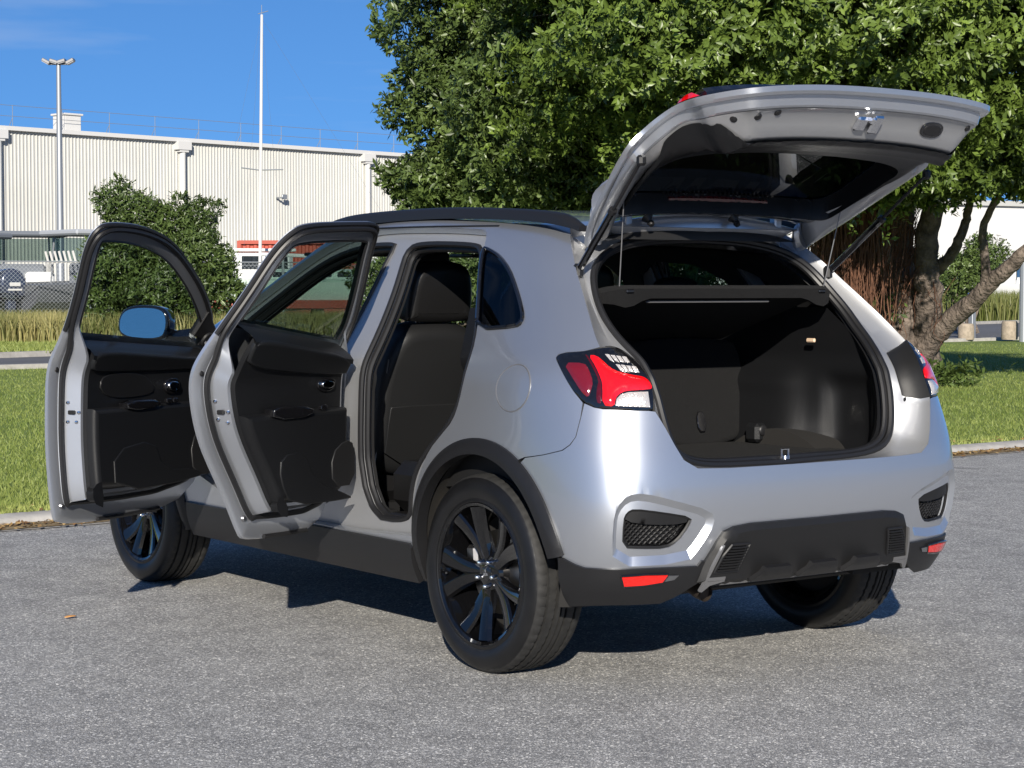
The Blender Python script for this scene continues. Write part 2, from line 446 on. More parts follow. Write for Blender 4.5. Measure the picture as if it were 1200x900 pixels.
def from_vz(v,z):   # rear
    v=np.asarray(v,float); z=np.asarray(z,float)
    s0=np.interp(v,[0,.34,.65,.8],[0,1,2,3]); r0=np.interp(z,[q[0] for q in ROWS],np.arange(NR))
    return solve_axis(1,v,z,2,s0,r0)

def Sm(V2):
    """metric-scaled parameters (s*.35, r*.09), s may be negative = right-hand side"""
    s=V2[:,0]/.35; r=V2[:,1]/.09; sg=np.where(s<0,-1.0,1.0)
    p,ds,dr=S(np.abs(s),np.clip(r,0,NR-1),True); n=np.cross(dr,ds); n/=np.linalg.norm(n,axis=1,keepdims=True)
    m=np.stack([np.ones_like(sg),sg,np.ones_like(sg)],1)
    return p*m,n*m
def Suz(V2):
    s,r=from_uz(V2[:,0],V2[:,1]); p,ds,dr=S(s,r,True); n=np.cross(dr,ds); n/=np.linalg.norm(n,axis=1,keepdims=True); return p,n
def sr(L): return np.array(L,float)*np.array([.35,.09])

# ------------------------------------------------------------------ THE PLACE
def W(px, depth, z=0.0):
    """a spot in the place: bearing given as its column in the photo's width (1200), distance in metres from the photographer, height"""
    q = CAM+FWD*depth+RIGHT*((px-600)/2335.753*depth); return np.array([q[0], q[1], z])
def zat(py, depth): return CAM[2]+(338.1-py)/2335.753*depth
def sheet(name, pts, mat, z=0, kind='structure'):
    o = mk(name, [(p[0], p[1], z if len(p) < 3 else p[2]) for p in pts], [tuple(range(len(pts)))], mat, None, False); tag(o, kind=kind); return o
# ---- materials of the setting
def asphalt():
    m, t, b = newmat('chip_seal_asphalt'); c = t.nodes.new('ShaderNodeTexCoord'); L = t.links
    v = t.nodes.new('ShaderNodeTexVoronoi'); v.inputs['Scale'].default_value = 125; v.inputs['Randomness'].default_value = 1; L.new(c.outputs['Object'], v.inputs['Vector'])
    r = t.nodes.new('ShaderNodeValToRGB'); e = r.color_ramp; e.interpolation = 'LINEAR'
    e.elements[0].position = 0; e.elements[0].color = (.17, .172, .178, 1); e.elements[1].position = 1; e.elements[1].color = (.85, .83, .78, 1)
    for p_, k in ((.30, .29), (.62, .39), (.82, .50), (.93, .66)): q = e.elements.new(p_); q.color = (k, k*.99, k*.985, 1)
    sp = t.nodes.new('ShaderNodeSeparateColor'); L.new(v.outputs['Color'], sp.inputs[0]); L.new(sp.outputs[0], r.inputs[0])
    # dark bitumen between the stones
    vd = t.nodes.new('ShaderNodeTexVoronoi'); vd.feature = 'DISTANCE_TO_EDGE'; vd.inputs['Scale'].default_value = 125; L.new(c.outputs['Object'], vd.inputs['Vector'])
    mr = t.nodes.new('ShaderNodeMapRange'); mr.inputs[1].default_value = 0; mr.inputs[2].default_value = .16; L.new(vd.outputs['Distance'], mr.inputs[0])
    n = t.nodes.new('ShaderNodeTexNoise'); n.inputs['Scale'].default_value = .55; n.inputs['Detail'].default_value = 9; n.inputs['Roughness'].default_value = .62; L.new(c.outputs['Object'], n.inputs['Vector'])
    n2 = t.nodes.new('ShaderNodeTexNoise'); n2.inputs['Scale'].default_value = 5; n2.inputs['Detail'].default_value = 8; L.new(c.outputs['Object'], n2.inputs['Vector'])
    x = t.nodes.new('ShaderNodeMix'); x.data_type = 'RGBA'; x.inputs['A'].default_value = (.20, .20, .205, 1); L.new(mr.outputs[0], x.inputs['Factor']); L.new(r.outputs[0], x.inputs['B'])
    r2 = t.nodes.new('ShaderNodeValToRGB'); r2.color_ramp.elements[0].position = .30; r2.color_ramp.elements[1].position = .72; r2.color_ramp.elements[0].color = (1.03, 1.03, 1.0, 1); r2.color_ramp.elements[1].color = (1.29, 1.27, 1.21, 1)
    L.new(n.outputs[0], r2.inputs[0])
    x2 = t.nodes.new('ShaderNodeMix'); x2.data_type = 'RGBA'; x2.blend_type = 'MULTIPLY'; x2.inputs['Factor'].default_value = 1; L.new(x.outputs['Result'], x2.inputs['A']); L.new(r2.outputs[0], x2.inputs['B'])
    r3 = t.nodes.new('ShaderNodeValToRGB'); r3.color_ramp.elements[0].position = .25; r3.color_ramp.elements[1].position = .75; r3.color_ramp.elements[0].color = (.80, .80, .80, 1); r3.color_ramp.elements[1].color = (1.16, 1.16, 1.15, 1); L.new(n2.outputs[0], r3.inputs[0])
    x3 = t.nodes.new('ShaderNodeMix'); x3.data_type = 'RGBA'; x3.blend_type = 'MULTIPLY'; x3.inputs['Factor'].default_value = 1; L.new(x2.outputs['Result'], x3.inputs['A']); L.new(r3.outputs[0], x3.inputs['B'])
    # old oil spots
    n4 = t.nodes.new('ShaderNodeTexNoise'); n4.inputs['Scale'].default_value = 1.7; n4.inputs['Detail'].default_value = 3; mpp = t.nodes.new('ShaderNodeMapping'); mpp.inputs['Location'].default_value = (3.1, 7.4, 0); L.new(c.outputs['Object'], mpp.inputs[0]); L.new(mpp.outputs[0], n4.inputs['Vector'])
    r4 = t.nodes.new('ShaderNodeValToRGB'); r4.color_ramp.elements[0].position = .66; r4.color_ramp.elements[1].position = .78; r4.color_ramp.elements[0].color = (1, 1, 1, 1); r4.color_ramp.elements[1].color = (.62, .62, .63, 1); L.new(n4.outputs[0], r4.inputs[0])
    x4 = t.nodes.new('ShaderNodeMix'); x4.data_type = 'RGBA'; x4.blend_type = 'MULTIPLY'; x4.inputs['Factor'].default_value = 1; L.new(x3.outputs['Result'], x4.inputs['A']); L.new(r4.outputs[0], x4.inputs['B'])
    L.new(x4.outputs['Result'], b.inputs['Base Color']); b.inputs['Roughness'].default_value = .85; b.inputs['Specular IOR Level'].default_value = .3
    ad = t.nodes.new('ShaderNodeMath'); ad.operation = 'ADD'; L.new(sp.outputs[1], ad.inputs[0]); L.new(mr.outputs[0], ad.inputs[1])
    bp = t.nodes.new('ShaderNodeBump'); bp.inputs['Strength'].default_value = .55; bp.inputs['Distance'].default_value = .005; L.new(ad.outputs[0], bp.inputs['Height']); L.new(bp.outputs[0], b.inputs['Normal'])
    return m
def soil(name, cols, scale, bump=.3):
    m, t, b = newmat(name); c = t.nodes.new('ShaderNodeTexCoord'); L = t.links
    n = t.nodes.new('ShaderNodeTexNoise'); n.inputs['Scale'].default_value = scale; n.inputs['Detail'].default_value = 9; n.inputs['Roughness'].default_value = .7; L.new(c.outputs['Object'], n.inputs['Vector'])
    r = t.nodes.new('ShaderNodeValToRGB'); r.color_ramp.elements[0].position = .28; r.color_ramp.elements[1].position = .74; r.color_ramp.elements[0].color = (*cols[0], 1); r.color_ramp.elements[1].color = (*cols[-1], 1)
    for i, q in enumerate(cols[1:-1]): e = r.color_ramp.elements.new(.28+.46*(i+1)/(len(cols)-1)); e.color = (*q, 1)
    L.new(n.outputs[0], r.inputs[0]); L.new(r.outputs[0], b.inputs['Base Color']); b.inputs['Roughness'].default_value = .9; b.inputs['Specular IOR Level'].default_value = .2
    n2 = t.nodes.new('ShaderNodeTexNoise'); n2.inputs['Scale'].default_value = scale*12; n2.inputs['Detail'].default_value = 4; L.new(c.outputs['Object'], n2.inputs['Vector'])
    bp = t.nodes.new('ShaderNodeBump'); bp.inputs['Strength'].default_value = bump; bp.inputs['Distance'].default_value = .03; L.new(n2.outputs[0], bp.inputs['Height']); L.new(bp.outputs[0], b.inputs['Normal']); return m
def leafmat(name, base, var=.35, rough=.42, trans=.25, col2=None):
    """foliage: each leaf has its own tone (colour attribute), slight translucency"""
    m, t, b = newmat(name); L = t.links; o = t.nodes['Material Output']
    a = t.nodes.new('ShaderNodeAttribute'); a.attribute_name = 'tone'
    r = t.nodes.new('ShaderNodeValToRGB'); c2 = col2 or [x*(1+var) for x in base]
    r.color_ramp.elements[0].color = (*[x*(1-var) for x in base], 1); r.color_ramp.elements[1].color = (*c2, 1); L.new(a.outputs['Fac'], r.inputs[0])
    L.new(r.outputs[0], b.inputs['Base Color']); b.inputs['Roughness'].default_value = rough; b.inputs['Specular IOR Level'].default_value = .45
    tr = t.nodes.new('ShaderNodeBsdfTranslucent'); L.new(r.outputs[0], tr.inputs[0]); x = t.nodes.new('ShaderNodeMixShader'); x.inputs[0].default_value = trans
    L.new(b.outputs[0], x.inputs[1]); L.new(tr.outputs[0], x.inputs[2]); L.new(x.outputs[0], o.inputs[0]); return m
M['asphalt'] = asphalt(); M['concrete'] = PM('kerb_concrete', (.36, .345, .32), .85, vary=(7, .22), bump=(90, .3, .004)); M['lawn'] = soil('lawn_soil', [(.11, .15, .035), (.16, .215, .05), (.22, .25, .08)], 2.2)
M['far_asphalt'] = PM('far_asphalt', (.12, .12, .125), .85, vary=(.8, .15)); M['yard'] = soil('yard_gravel', [(.20, .19, .17), (.30, .28, .25)], .6)
M['dirt'] = soil('gutter_dirt', [(.16, .12, .07), (.24, .18, .10), (.30, .25, .17)], 9)
M['grass'] = leafmat('grass_blades', (.16, .26, .040), .35, .55, .35, (.40, .44, .13)); M['tallgrass'] = leafmat('tall_grass', (.17, .235, .045), .45, .55, .35, (.46, .40, .17))
M['leafA'] = leafmat('pohutukawa_leaf', (.048, .100, .019), .62, .38, .22, (.21, .30, .055)); M['leafB'] = leafmat('shrub_leaf', (.045, .085, .022), .55, .42, .22, (.13, .19, .05))
M['leafC'] = leafmat('olive_leaf', (.042, .084, .019), .6, .40, .20, (.17, .24, .065))
M['bark'] = PM('grey_bark', (.135, .108, .088), .9, vary=(7, .65), bump=(18, 1.0, .05)); M['root'] = PM('red_brown_roots', (.17, .083, .050), .9, vary=(9, .5))
M['cream'] = PM('cream_cladding', (.50, .497, .465), .45, vary=(.25, .07)); M['white'] = PM('white_paint', (.56, .555, .54), .4); M['galv'] = PM('galvanised_steel', (.34, .36, .38), .45, .6)
M['redpaint'] = PM('red_container_paint', (.36, .062, .036), .6, vary=(.8, .25)); M['gelcoat'] = PM('white_gelcoat', (.66, .67, .66), .22, coat=.5); M['navy'] = PM('navy_cowling', (.035, .045, .075), .18, .2, 1)
M['canvas'] = PM('grey_canvas', (.13, .145, .17), .8); M['canvas2'] = PM('light_grey_canvas', (.32, .34, .37), .75); M['timber'] = PM('weathered_timber', (.30, .25, .19), .85, vary=(12, .3)); M['signblue'] = PM('blue_sign', (.02, .10, .45), .4)
M['roofgrey'] = PM('roof_sheet', (.40, .40, .38), .5); M['greyhull'] = PM('grey_hull', (.07, .075, .085), .35); M['litter'] = leafmat('dry_leaves', (.28, .13, .05), .5, .7, .1, (.50, .34, .14))
M['window_dark'] = PM('dark_window', (.02, .025, .03), .05, coat=1); M['palegreen'] = PM('pale_green_hull', (.50, .60, .54), .25, coat=.5); M['orange'] = PM('orange_buoy', (.7, .16, .03), .4)

# ---- ground, road, kerb, lawn
KL, KR = 5.04, 5.21
def ks(v): return -.022*v
sheet('ground', [(-2500, -2500), (2500, -2500), (2500, 2500), (-2500, 2500)], M['yard'], -.06)
sheet('road', [(-60, -90), (KR+ks(-90)-.05, -90), (KR+ks(70)-.05, 70), (-60, 70)], M['asphalt'], 0)
rings = []
for v in np.linspace(-60, 40, 201):
    wob = .004*math.sin(v*1.7)+.003*math.sin(v*4.1); rings.append([(x+ks(v), v, z) for x, z in ((KL-.22, .0045), (KL-.02+wob, .008), (KL+.01+wob, .036), (KL+.035+wob, .050), (KR+wob, .055), (KR+.01, .01))])
kb = MB().loft(rings, closed=False).build('kerb', M['concrete'], None, ang=40); tag(kb, kind='structure')
b = MB(); rings = []
for v in np.linspace(-60, 40, 260):
    j = .05*math.sin(v*2.3)+.03*math.sin(v*7.7+1); rings.append([(x+ks(v), v, z) for x, z in ((KL-.16-.10*abs(j)*3-j*.6, .0085), (KL-.09, .012), (KL-.010, .018))])
gd = b.loft(rings, closed=False).build('gutter_dirt', M['dirt'], None); tag(gd, kind='structure')
nearL, nearR, farL, farR = W(-900, 28), W(2000, 66), W(-900, 34), W(2000, 100)
A1, A2, A3, A4 = W(20, 31.7), W(1160, 49), W(20, 38), W(1160, 74)
def ext(a, b_, t): return a+(b_-a)*t
lawn = [(KR+ks(-60), -60), (KR+ks(40), 40), ext(A1, A2, -1.1)[:2], A1[:2], A2[:2], ext(A1, A2, 1.8)[:2]]
sheet('lawn', lawn, M['lawn'], .048)
sheet('far_road', [ext(A1, A2, -1.1)[:2], ext(A1, A2, 1.8)[:2], ext(A3, A4, 1.8)[:2], ext(A3, A4, -1.1)[:2]], M['far_asphalt'], .02)
kb2 = MB(); 
for a, c, dx in ((A1, A2, 0), (A3, A4, .2)):
    d_ = (c-a)/np.linalg.norm(c-a); nrm_ = np.array([-d_[1], d_[0], 0]); nrm_ = nrm_ if nrm_ @ FWD > 0 else -nrm_
    p0, p1 = ext(a, c, -1.1), ext(a, c, 1.8); rings = [[p+nrm_*o+np.array([0, 0, h]) for o, h in ((-.02, .0), (-.02, .125), (.16, .125), (.18, .0))] for p in (p0, a, c, p1)]
    kb2.loft(rings, closed=False)
tag(kb2.build('far_kerb', M['concrete'], None, smooth=False), kind='structure')
B1, B2 = W(20, 62), W(1160, 110)
sheet('verge', [ext(A3, A4, -1.1)[:2], ext(A3, A4, 1.8)[:2], ext(B1, B2, 1.8)[:2], ext(B1, B2, -1.1)[:2]], M['lawn'], .09)

# ---- blades: grass as real triangles
def blades(name, pts, hmin, hmax, wid, mat, lean=.35, label=None, tone=None, segs=1):
    n = len(pts); h_ = RNG.uniform(hmin, hmax, n); a = RNG.uniform(0, 2*math.pi, n); l = RNG.normal(0, lean, (n, 2))*h_[:, None]
    wv = np.stack([np.cos(a), np.sin(a), np.zeros(n)], 1)*(wid*RNG.uniform(.6, 1.3, n))[:, None]
    top = pts+np.stack([l[:, 0], l[:, 1], h_], 1)
    if segs == 1:
        V = np.stack([pts-wv/2, pts+wv/2, top], 1).reshape(-1, 3); F = np.arange(3*n).reshape(-1, 3); k = 3
    else:
        mid = pts+np.stack([l[:, 0]*.3, l[:, 1]*.3, h_*.55], 1); V = np.stack([pts-wv/2, pts+wv/2, mid+wv*.4, mid-wv*.4, top], 1).reshape(-1, 3); k = 5
        i = np.arange(n)*5; F = [None]*0; F = np.concatenate([np.stack([i, i+1, i+2], 1), np.stack([i, i+2, i+3], 1), np.stack([i+3, i+2, i+4], 1)])
    me = bpy.data.meshes.new(name); me.vertices.add(len(V)); me.vertices.foreach_set('co', V.ravel()); nf = len(F)
    me.loops.add(nf*3); me.loops.foreach_set('vertex_index', F.astype(np.int32).ravel()); me.polygons.add(nf); me.polygons.foreach_set('loop_start', np.arange(0, nf*3, 3, dtype=np.int32))
    me.update(calc_edges=True); at_ = me.attributes.new('tone', 'FLOAT', 'POINT'); tn = tone if tone is not None else RNG.beta(2, 3, n); at_.data.foreach_set('value', np.repeat(tn, k).astype(np.float32))
    me.materials.append(mat); o = bpy.data.objects.new(name, me); COL.objects.link(o)
    tag(o, label, None, None, 'stuff'); return o
def scatter_cam(n, px0, px1, d0, d1, z, power=1.0):
    px = RNG.uniform(px0, px1, n); d = d0+(d1-d0)*RNG.uniform(0, 1, n)**power; q = CAM[None]+FWD[None]*d[:, None]+RIGHT[None]*((px-600)/2335.753*d)[:, None]; q[:, 2] = z; return q
g = scatter_cam(330000, -280, 1420, 10.9, 46, .048, 1.7); gg = g[(g[:, 0] > KR+ks(g[:, 1])-.01)]
dn = (A2-A1)[:2]/np.linalg.norm((A2-A1)[:2]); nv = np.array([-dn[1], dn[0]]); nv = nv if nv @ FWD[:2] > 0 else -nv
gg = gg[((gg[:, :2]-A1[:2]) @ nv) < -.05]
patch = .5+.5*np.sin(gg[:, 0]*1.3+np.sin(gg[:, 1]*.9)*2)*np.sin(gg[:, 1]*1.1+1)
edge = np.clip(1-(gg[:, 0]-KR-ks(gg[:, 1]))/.45, 0, 1)
blades('mown_grass', gg, .018, .045, .010, M['grass'], .5, 'short mown green grass on the lawn behind the kerb', np.clip(RNG.beta(2, 3, len(gg))*.7+patch*.22+edge*.45, 0, 1))
g = scatter_cam(40000, -260, 760, 38.5, 46, .09); blades('verge_grass', g, .05, .12, .035, M['grass'], .4, 'mown verge strip beyond the far road', np.clip(RNG.beta(2, 2, len(g))*.8+.15, 0, 1))
g = scatter_cam(52000, -260, 860, 44.5, 50.5, .09); dd = (g-CAM) @ FWD
blades('tall_grass', g, .38, .78, .030, M['tallgrass'], .20, 'tall yellow green grass along the fence', np.clip(RNG.beta(2, 2, len(g))*.75+.18*np.sin((g @ RIGHT)*2.1)+.12, 0, 1), 2)
g = scatter_cam(22000, 900, 1420, 76, 92, .09); blades('bank_grass', g, .5, 1.25, .06, M['tallgrass'], .2, 'bright green tall grass on the bank beyond the car park', np.clip(RNG.beta(2, 4, len(g))*.6, 0, 1), 2)
# leaf litter in the gutter
n = 5200; vv = RNG.uniform(-16, 6, n); uu = KL-.06-np.abs(RNG.normal(0, .10, n)); uu = np.where(RNG.random(n) < .12, KR+.02+np.abs(RNG.normal(0, .12, n)), uu)
g = np.stack([uu+ks(vv), vv, np.where(uu > KR, .060, .018)+RNG.uniform(0, .012, n)], 1)
def flat_leaves(name, g, l0, l1, mat):
    n = len(g); a = RNG.uniform(0, 2*math.pi, n); L_ = RNG.uniform(l0, l1, n); ax = np.stack([np.cos(a), np.sin(a), RNG.normal(0, .25, n)], 1)*L_[:, None]/2; wx = np.stack([-np.sin(a), np.cos(a), RNG.normal(0, .35, n)], 1)*(L_*.22)[:, None]
    V = np.stack([g-ax, g+wx, g+ax, g-wx], 1).reshape(-1, 3); me = bpy.data.meshes.new(name); me.from_pydata(V.tolist(), [], np.arange(4*n).reshape(-1, 4).tolist()); at_ = me.attributes.new('tone', 'FLOAT', 'POINT'); at_.data.foreach_set('value', np.repeat(RNG.random(n), 4).astype(np.float32)); me.materials.append(mat)
    o = bpy.data.objects.new(name, me); COL.objects.link(o); return o
tag(flat_leaves('leaf_litter', g, .025, .06, M['litter']), 'dry orange brown leaf litter lying in the gutter', kind='stuff')
for (x, y), lab in (((1.9, 1.55), 'small dry leaf on the asphalt beside the open front door'), ((-1.02, 2.98), 'single curled orange leaf on the asphalt in the foreground')):
    o2 = chaikin([(-.03, 0), (-.01, .013), (.012, .012), (.032, 0), (.012, -.011), (-.012, -.012)], 1); V, F = pillow(o2, .003, 0, 1, back_round=0); V[:, 2] += 1.2*(V[:, 1]**2)*20*.6+.004
    o = mk('fallen_leaf', V, F, PM('fallen_leaf', (.55, .27, .08), .7), None, True); o.location = (x, y, .004); o.rotation_euler = (0, 0, RNG.uniform(0, 3)); tag(o, lab, 'leaf', 'fallen leaves on the road')

# ---- trees and shrubs
def leaf_mesh(name, C_, N_, size, mat, per=9, parent=None, asp=.40, spread=1.0, tonebias=None):
    """rosettes of folded leaves: C_ twig tips, N_ directions"""
    n = len(C_); k = per
    Nn = N_/np.linalg.norm(N_, axis=1, keepdims=True); ref = np.where(abs(Nn[:, 2:3]) < .9, np.array([[0, 0, 1.0]]), np.array([[1.0, 0, 0]])); A = np.cross(Nn, ref); A /= np.linalg.norm(A, axis=1, keepdims=True); B_ = np.cross(Nn, A)
    C2 = np.repeat(C_, k, 0); N2 = np.repeat(Nn, k, 0); A2_ = np.repeat(A, k, 0); B2_ = np.repeat(B_, k, 0); m = n*k
    phi = RNG.uniform(0, 2*math.pi, m); el = RNG.uniform(-.35, 1.15, m)*spread
    rd = np.cos(phi)[:, None]*A2_+np.sin(phi)[:, None]*B2_; ax = rd*np.cos(el)[:, None]+N2*np.sin(el)[:, None]
    base = C2+N2*RNG.uniform(-.9, .2, m)[:, None]*size*.9+RNG.normal(0, size*.25, (m, 3)); L_ = size*RNG.uniform(.65, 1.25, m)
    sd_ = np.cross(ax, N2); sd_ /= np.maximum(np.linalg.norm(sd_, axis=1, keepdims=True), 1e-6); nn_ = np.cross(sd_, ax)
    tip = base+ax*L_[:, None]; mid = base+ax*(L_*.48)[:, None]; wv = sd_*(L_*asp/2)[:, None]; fold = nn_*(L_*.07)[:, None]
    V = np.stack([base, mid+wv+fold, tip, mid-wv+fold], 1).reshape(-1, 3); i = np.arange(m)*4; F = np.concatenate([np.stack([i, i+1, i+2], 1), np.stack([i, i+2, i+3], 1)])
    me = bpy.data.meshes.new(name); me.vertices.add(len(V)); me.vertices.foreach_set('co', V.ravel()); nf = len(F); me.loops.add(nf*3); me.loops.foreach_set('vertex_index', F.astype(np.int32).ravel())
    me.polygons.add(nf); me.polygons.foreach_set('loop_start', np.arange(0, nf*3, 3, dtype=np.int32)); me.update(calc_edges=True)
    at_ = me.attributes.new('tone', 'FLOAT', 'POINT'); tn = np.clip(np.repeat(RNG.beta(2, 3, n), k)*.6+RNG.beta(2, 3, m)*.5+(0 if tonebias is None else np.repeat(tonebias, k)), 0, 1); at_.data.foreach_set('value', np.repeat(tn, 4).astype(np.float32))
    me.materials.append(mat); o = bpy.data.objects.new(name, me); COL.objects.link(o)
    if parent: o.parent = parent
    return o
def lumps(P, f, seed):
    r_ = np.random.default_rng(seed); s_ = np.zeros(len(P))
    for k in range(7):
        d = r_.normal(0, 1, 3); d /= np.linalg.norm(d); s_ += np.sin(P @ d*f*(1+.35*k)+r_.uniform(0, 6.28))/(1+.3*k)
    return s_/3.0
def crown_points(ells, density, thick=.35, seed=1, lump=.22, f=1.4, cut=True):
    """twig tips near the surfaces of overlapping ellipsoids; each ellipsoid: centre, radii"""
    r_ = np.random.default_rng(seed); out = []; dirs = []
    for ci, (c, rad_) in enumerate(ells):
        c = np.array(c, float); rad_ = np.array(rad_, float); ar = 4*math.pi*((rad_[0]*rad_[1])**1.6/3+(rad_[0]*rad_[2])**1.6/3+(rad_[1]*rad_[2])**1.6/3)**(1/1.6); n = int(ar*density)
        d = r_.normal(0, 1, (n, 3)); d /= np.linalg.norm(d, axis=1, keepdims=True)
        p0 = c+d*rad_; l = lumps(p0, f, seed); sc = 1+lump*l-thick*r_.random(n)**1.6
        P = c+d*rad_*sc[:, None]; nrm_ = d/rad_; nrm_ /= np.linalg.norm(nrm_, axis=1, keepdims=True)
        keep = np.ones(n, bool)
        for cj, (c2, r2) in enumerate(ells):
            if cj != ci: keep &= (((P-np.array(c2))/(np.array(r2)*(.68)))**2).sum(1) > 1
        keep &= (l > -.80)
        out.append(P[keep]); dirs.append((nrm_+np.array([0, 0, .35])+r_.normal(0, .45, (n, 3)))[keep])
    return np.concatenate(out), np.concatenate(dirs)
def limb(b, pts, r0, r1, n=10, wob=.0, seed=0):
    P = chaikin(np.array(pts, float), 3, False); r_ = np.random.default_rng(seed)
    if wob: P[1:-1] += r_.normal(0, wob, P[1:-1].shape)
    b.tube(P, np.linspace(r0, r1, len(P)), n)
def twigs(b, root, tips, r0=.02, seed=0):
    r_ = np.random.default_rng(seed)
    for t_ in tips:
        m_ = (root+t_)/2+r_.normal(0, .15, 3)*np.linalg.norm(t_-root)*.4; b.tube(chaikin([root, m_, t_], 2, False), np.linspace(r0, .006, 12), 5)
def E(px, d, z, r): return (W(px, d, z), r)
# --- the big pohutukawa behind the car
tree = empty('pohutukawa_tree', W(1085, 27, .08)); tag(tree, 'big spreading evergreen tree with hanging reddish roots right behind the raised tailgate', 'tree', 'evergreen trees on the lawn')
O3 = np.array(tree.location)
b = MB()
T = lambda px, d, py: W(px-(18 if 985 < px < 1230 and py > 160 else 0), d, zat(py, d))
limb(b, [T(1082, 27, 462), T(1078, 27, 420), T(1072, 27, 360), T(1062, 26.8, 300), T(1070, 26.5, 230), T(1040, 26, 150), T(1010, 25.5, 60)], .40, .14, 14, .02, 1)
limb(b, [T(1100, 27, 462), T(1100, 26.9, 410), T(1108, 26.6, 370), T(1100, 26.3, 300), T(1110, 26, 230), T(1120, 25.5, 120)], .26, .09, 12, .015, 2)
limb(b, [T(1090, 26.8, 440), T(1112, 26.5, 392), T(1150, 26, 360), T(1180, 25.5, 330), T(1225, 25, 290), T(1270, 25, 230)], .17, .06, 10, .01, 3)
limb(b, [T(1172, 25.6, 338), T(1172, 25.4, 300), T(1166, 25.3, 270), T(1185, 25, 230), T(1210, 25, 180)], .07, .03, 8, .008, 4)
limb(b, [T(1075, 26.9, 350), T(1115, 26.4, 318), T(1142, 26, 285), T(1150, 26, 250), T(1160, 25.5, 200)], .10, .035, 8, .008, 5)
limb(b, [T(1068, 26.8, 330), T(1030, 26.2, 270), T(960, 25.6, 200), T(860, 25, 150), T(760, 24.6, 130)], .22, .06, 10, .015, 6)
limb(b, [T(1062, 26.8, 300), T(960, 25.5, 235), T(880, 24.8, 205), T(820, 24.4, 160)], .14, .05, 8, .01, 7)
limb(b, [T(990, 26.6, 470), T(1000, 26.6, 400), T(1010, 26.6, 330), T(1030, 26.5, 240), T(1010, 26, 120)], .46, .20, 12, .02, 8)
trunk = b.build('trunk', M['bark'], tree, ang=80, origin=O3)
# hanging root mats
b = MB(); rr_ = np.random.default_rng(5)
def strand(px, d, y0, y1, r_):
    p0 = T(px+rr_.normal(6, 6), d, y0); p1 = T(px+rr_.normal(-5, 12), d, y1); n_ = 7; q = np.array([p0+(p1-p0)*t for t in np.linspace(0, 1, n_)]); q[1:-1] += np.cumsum(rr_.normal(0, .035, (n_-2, 3)), 0)*np.array([1, 1, .3]); b.tube(q, np.linspace(r_, r_*.5, n_), 3, cap=False)
for k in range(1150):
    y0 = rr_.uniform(190, 235); strand(rr_.normal(996, 22), 25.9+rr_.uniform(-.4, .5), y0, rr_.uniform(290, 478), rr_.uniform(.005, .014))
for k in range(160):
    y0 = rr_.uniform(180, 310); strand(rr_.normal(1072, 20), 26.4+rr_.uniform(-.2, .2), y0, y0+rr_.uniform(40, 120), rr_.uniform(.003, .008))
b.build('aerial_roots', M['root'], tree, origin=O3)
ells = [E(820, 23.6, 4.9, (2.3, 2.4, 2.3)), E(985, 23.2, 4.9, (2.3, 2.3, 2.2)), E(1130, 23.6, 4.6, (2.2, 2.3, 1.9)), E(1290, 24.5, 4.3, (2.0, 2.2, 1.7)), E(900, 25.6, 6.2, (3.6, 3.2, 2.2)), E(1215, 25.2, 3.35, (1.0, 1.1, .75)), E(1020, 24.4, 3.2, (1.05, 1.0, .8)), E(1110, 24.2, 3.0, (.9, .9, .7)), E(1150, 24.2, 3.2, (1.0, 1.0, .75)), E(1225, 24, 3.1, (.9, .9, .7)), E(1060, 24.8, 2.75, (.55, .6, .45))]
P, D = crown_points(ells, 135, .62, 3, .38, 3.4); tb = np.clip(lumps(P, 2.2, 9)*.16+.05, -.2, .3)
leaf_mesh('crown', P-O3, D, .104, M['leafA'], 12, tree, .42, .85, tb)
b = MB(); sel = np.random.default_rng(2).choice(len(P), 150, replace=False); cen_ = [np.array(e[0]) for e in ells]
for i_ in sel: c_ = min(cen_, key=lambda q: np.linalg.norm(q-P[i_])); b.tube(chaikin([c_, (c_+P[i_])/2+np.random.default_rng(i_).normal(0, .15, 3), P[i_]], 2, False), np.linspace(.028, .006, 12), 5)
b.build('branches', M['bark'], tree, origin=O3)
# sprig of fresh leaves in front of the trunk, and shoots at its foot
P2 = np.array([T(px, 24.6, py)+np.random.default_rng(int(px)).normal(0, .06, 3) for px in np.linspace(1000, 1085, 26) for py in (225+rr_.normal(0, 12), 250+rr_.normal(0, 14))]); leaf_mesh('leaf_sprig', P2-O3, np.tile([0, 0, 1.0], (len(P2), 1))+rr_.normal(0, .5, (len(P2), 3)), .11, M['leafA'], 7, tree, .45, 1, np.full(len(P2), .25))['kind'] = 'stuff'
P2 = np.array([T(px, 26.3, py) for px in rr_.normal(1052, 13, 34) for py in (rr_.uniform(345, 420),)]+[T(rr_.normal(1125, 22), 26, rr_.uniform(425, 455)) for _ in range(140)]); leaf_mesh('basal_shoots', P2-O3, np.tile([0, 0, 1.0], (len(P2), 1))+rr_.normal(0, .6, (len(P2), 3)), .10, M['leafB'], 7, tree, .4, 1, np.full(len(P2), .1))['kind'] = 'stuff'
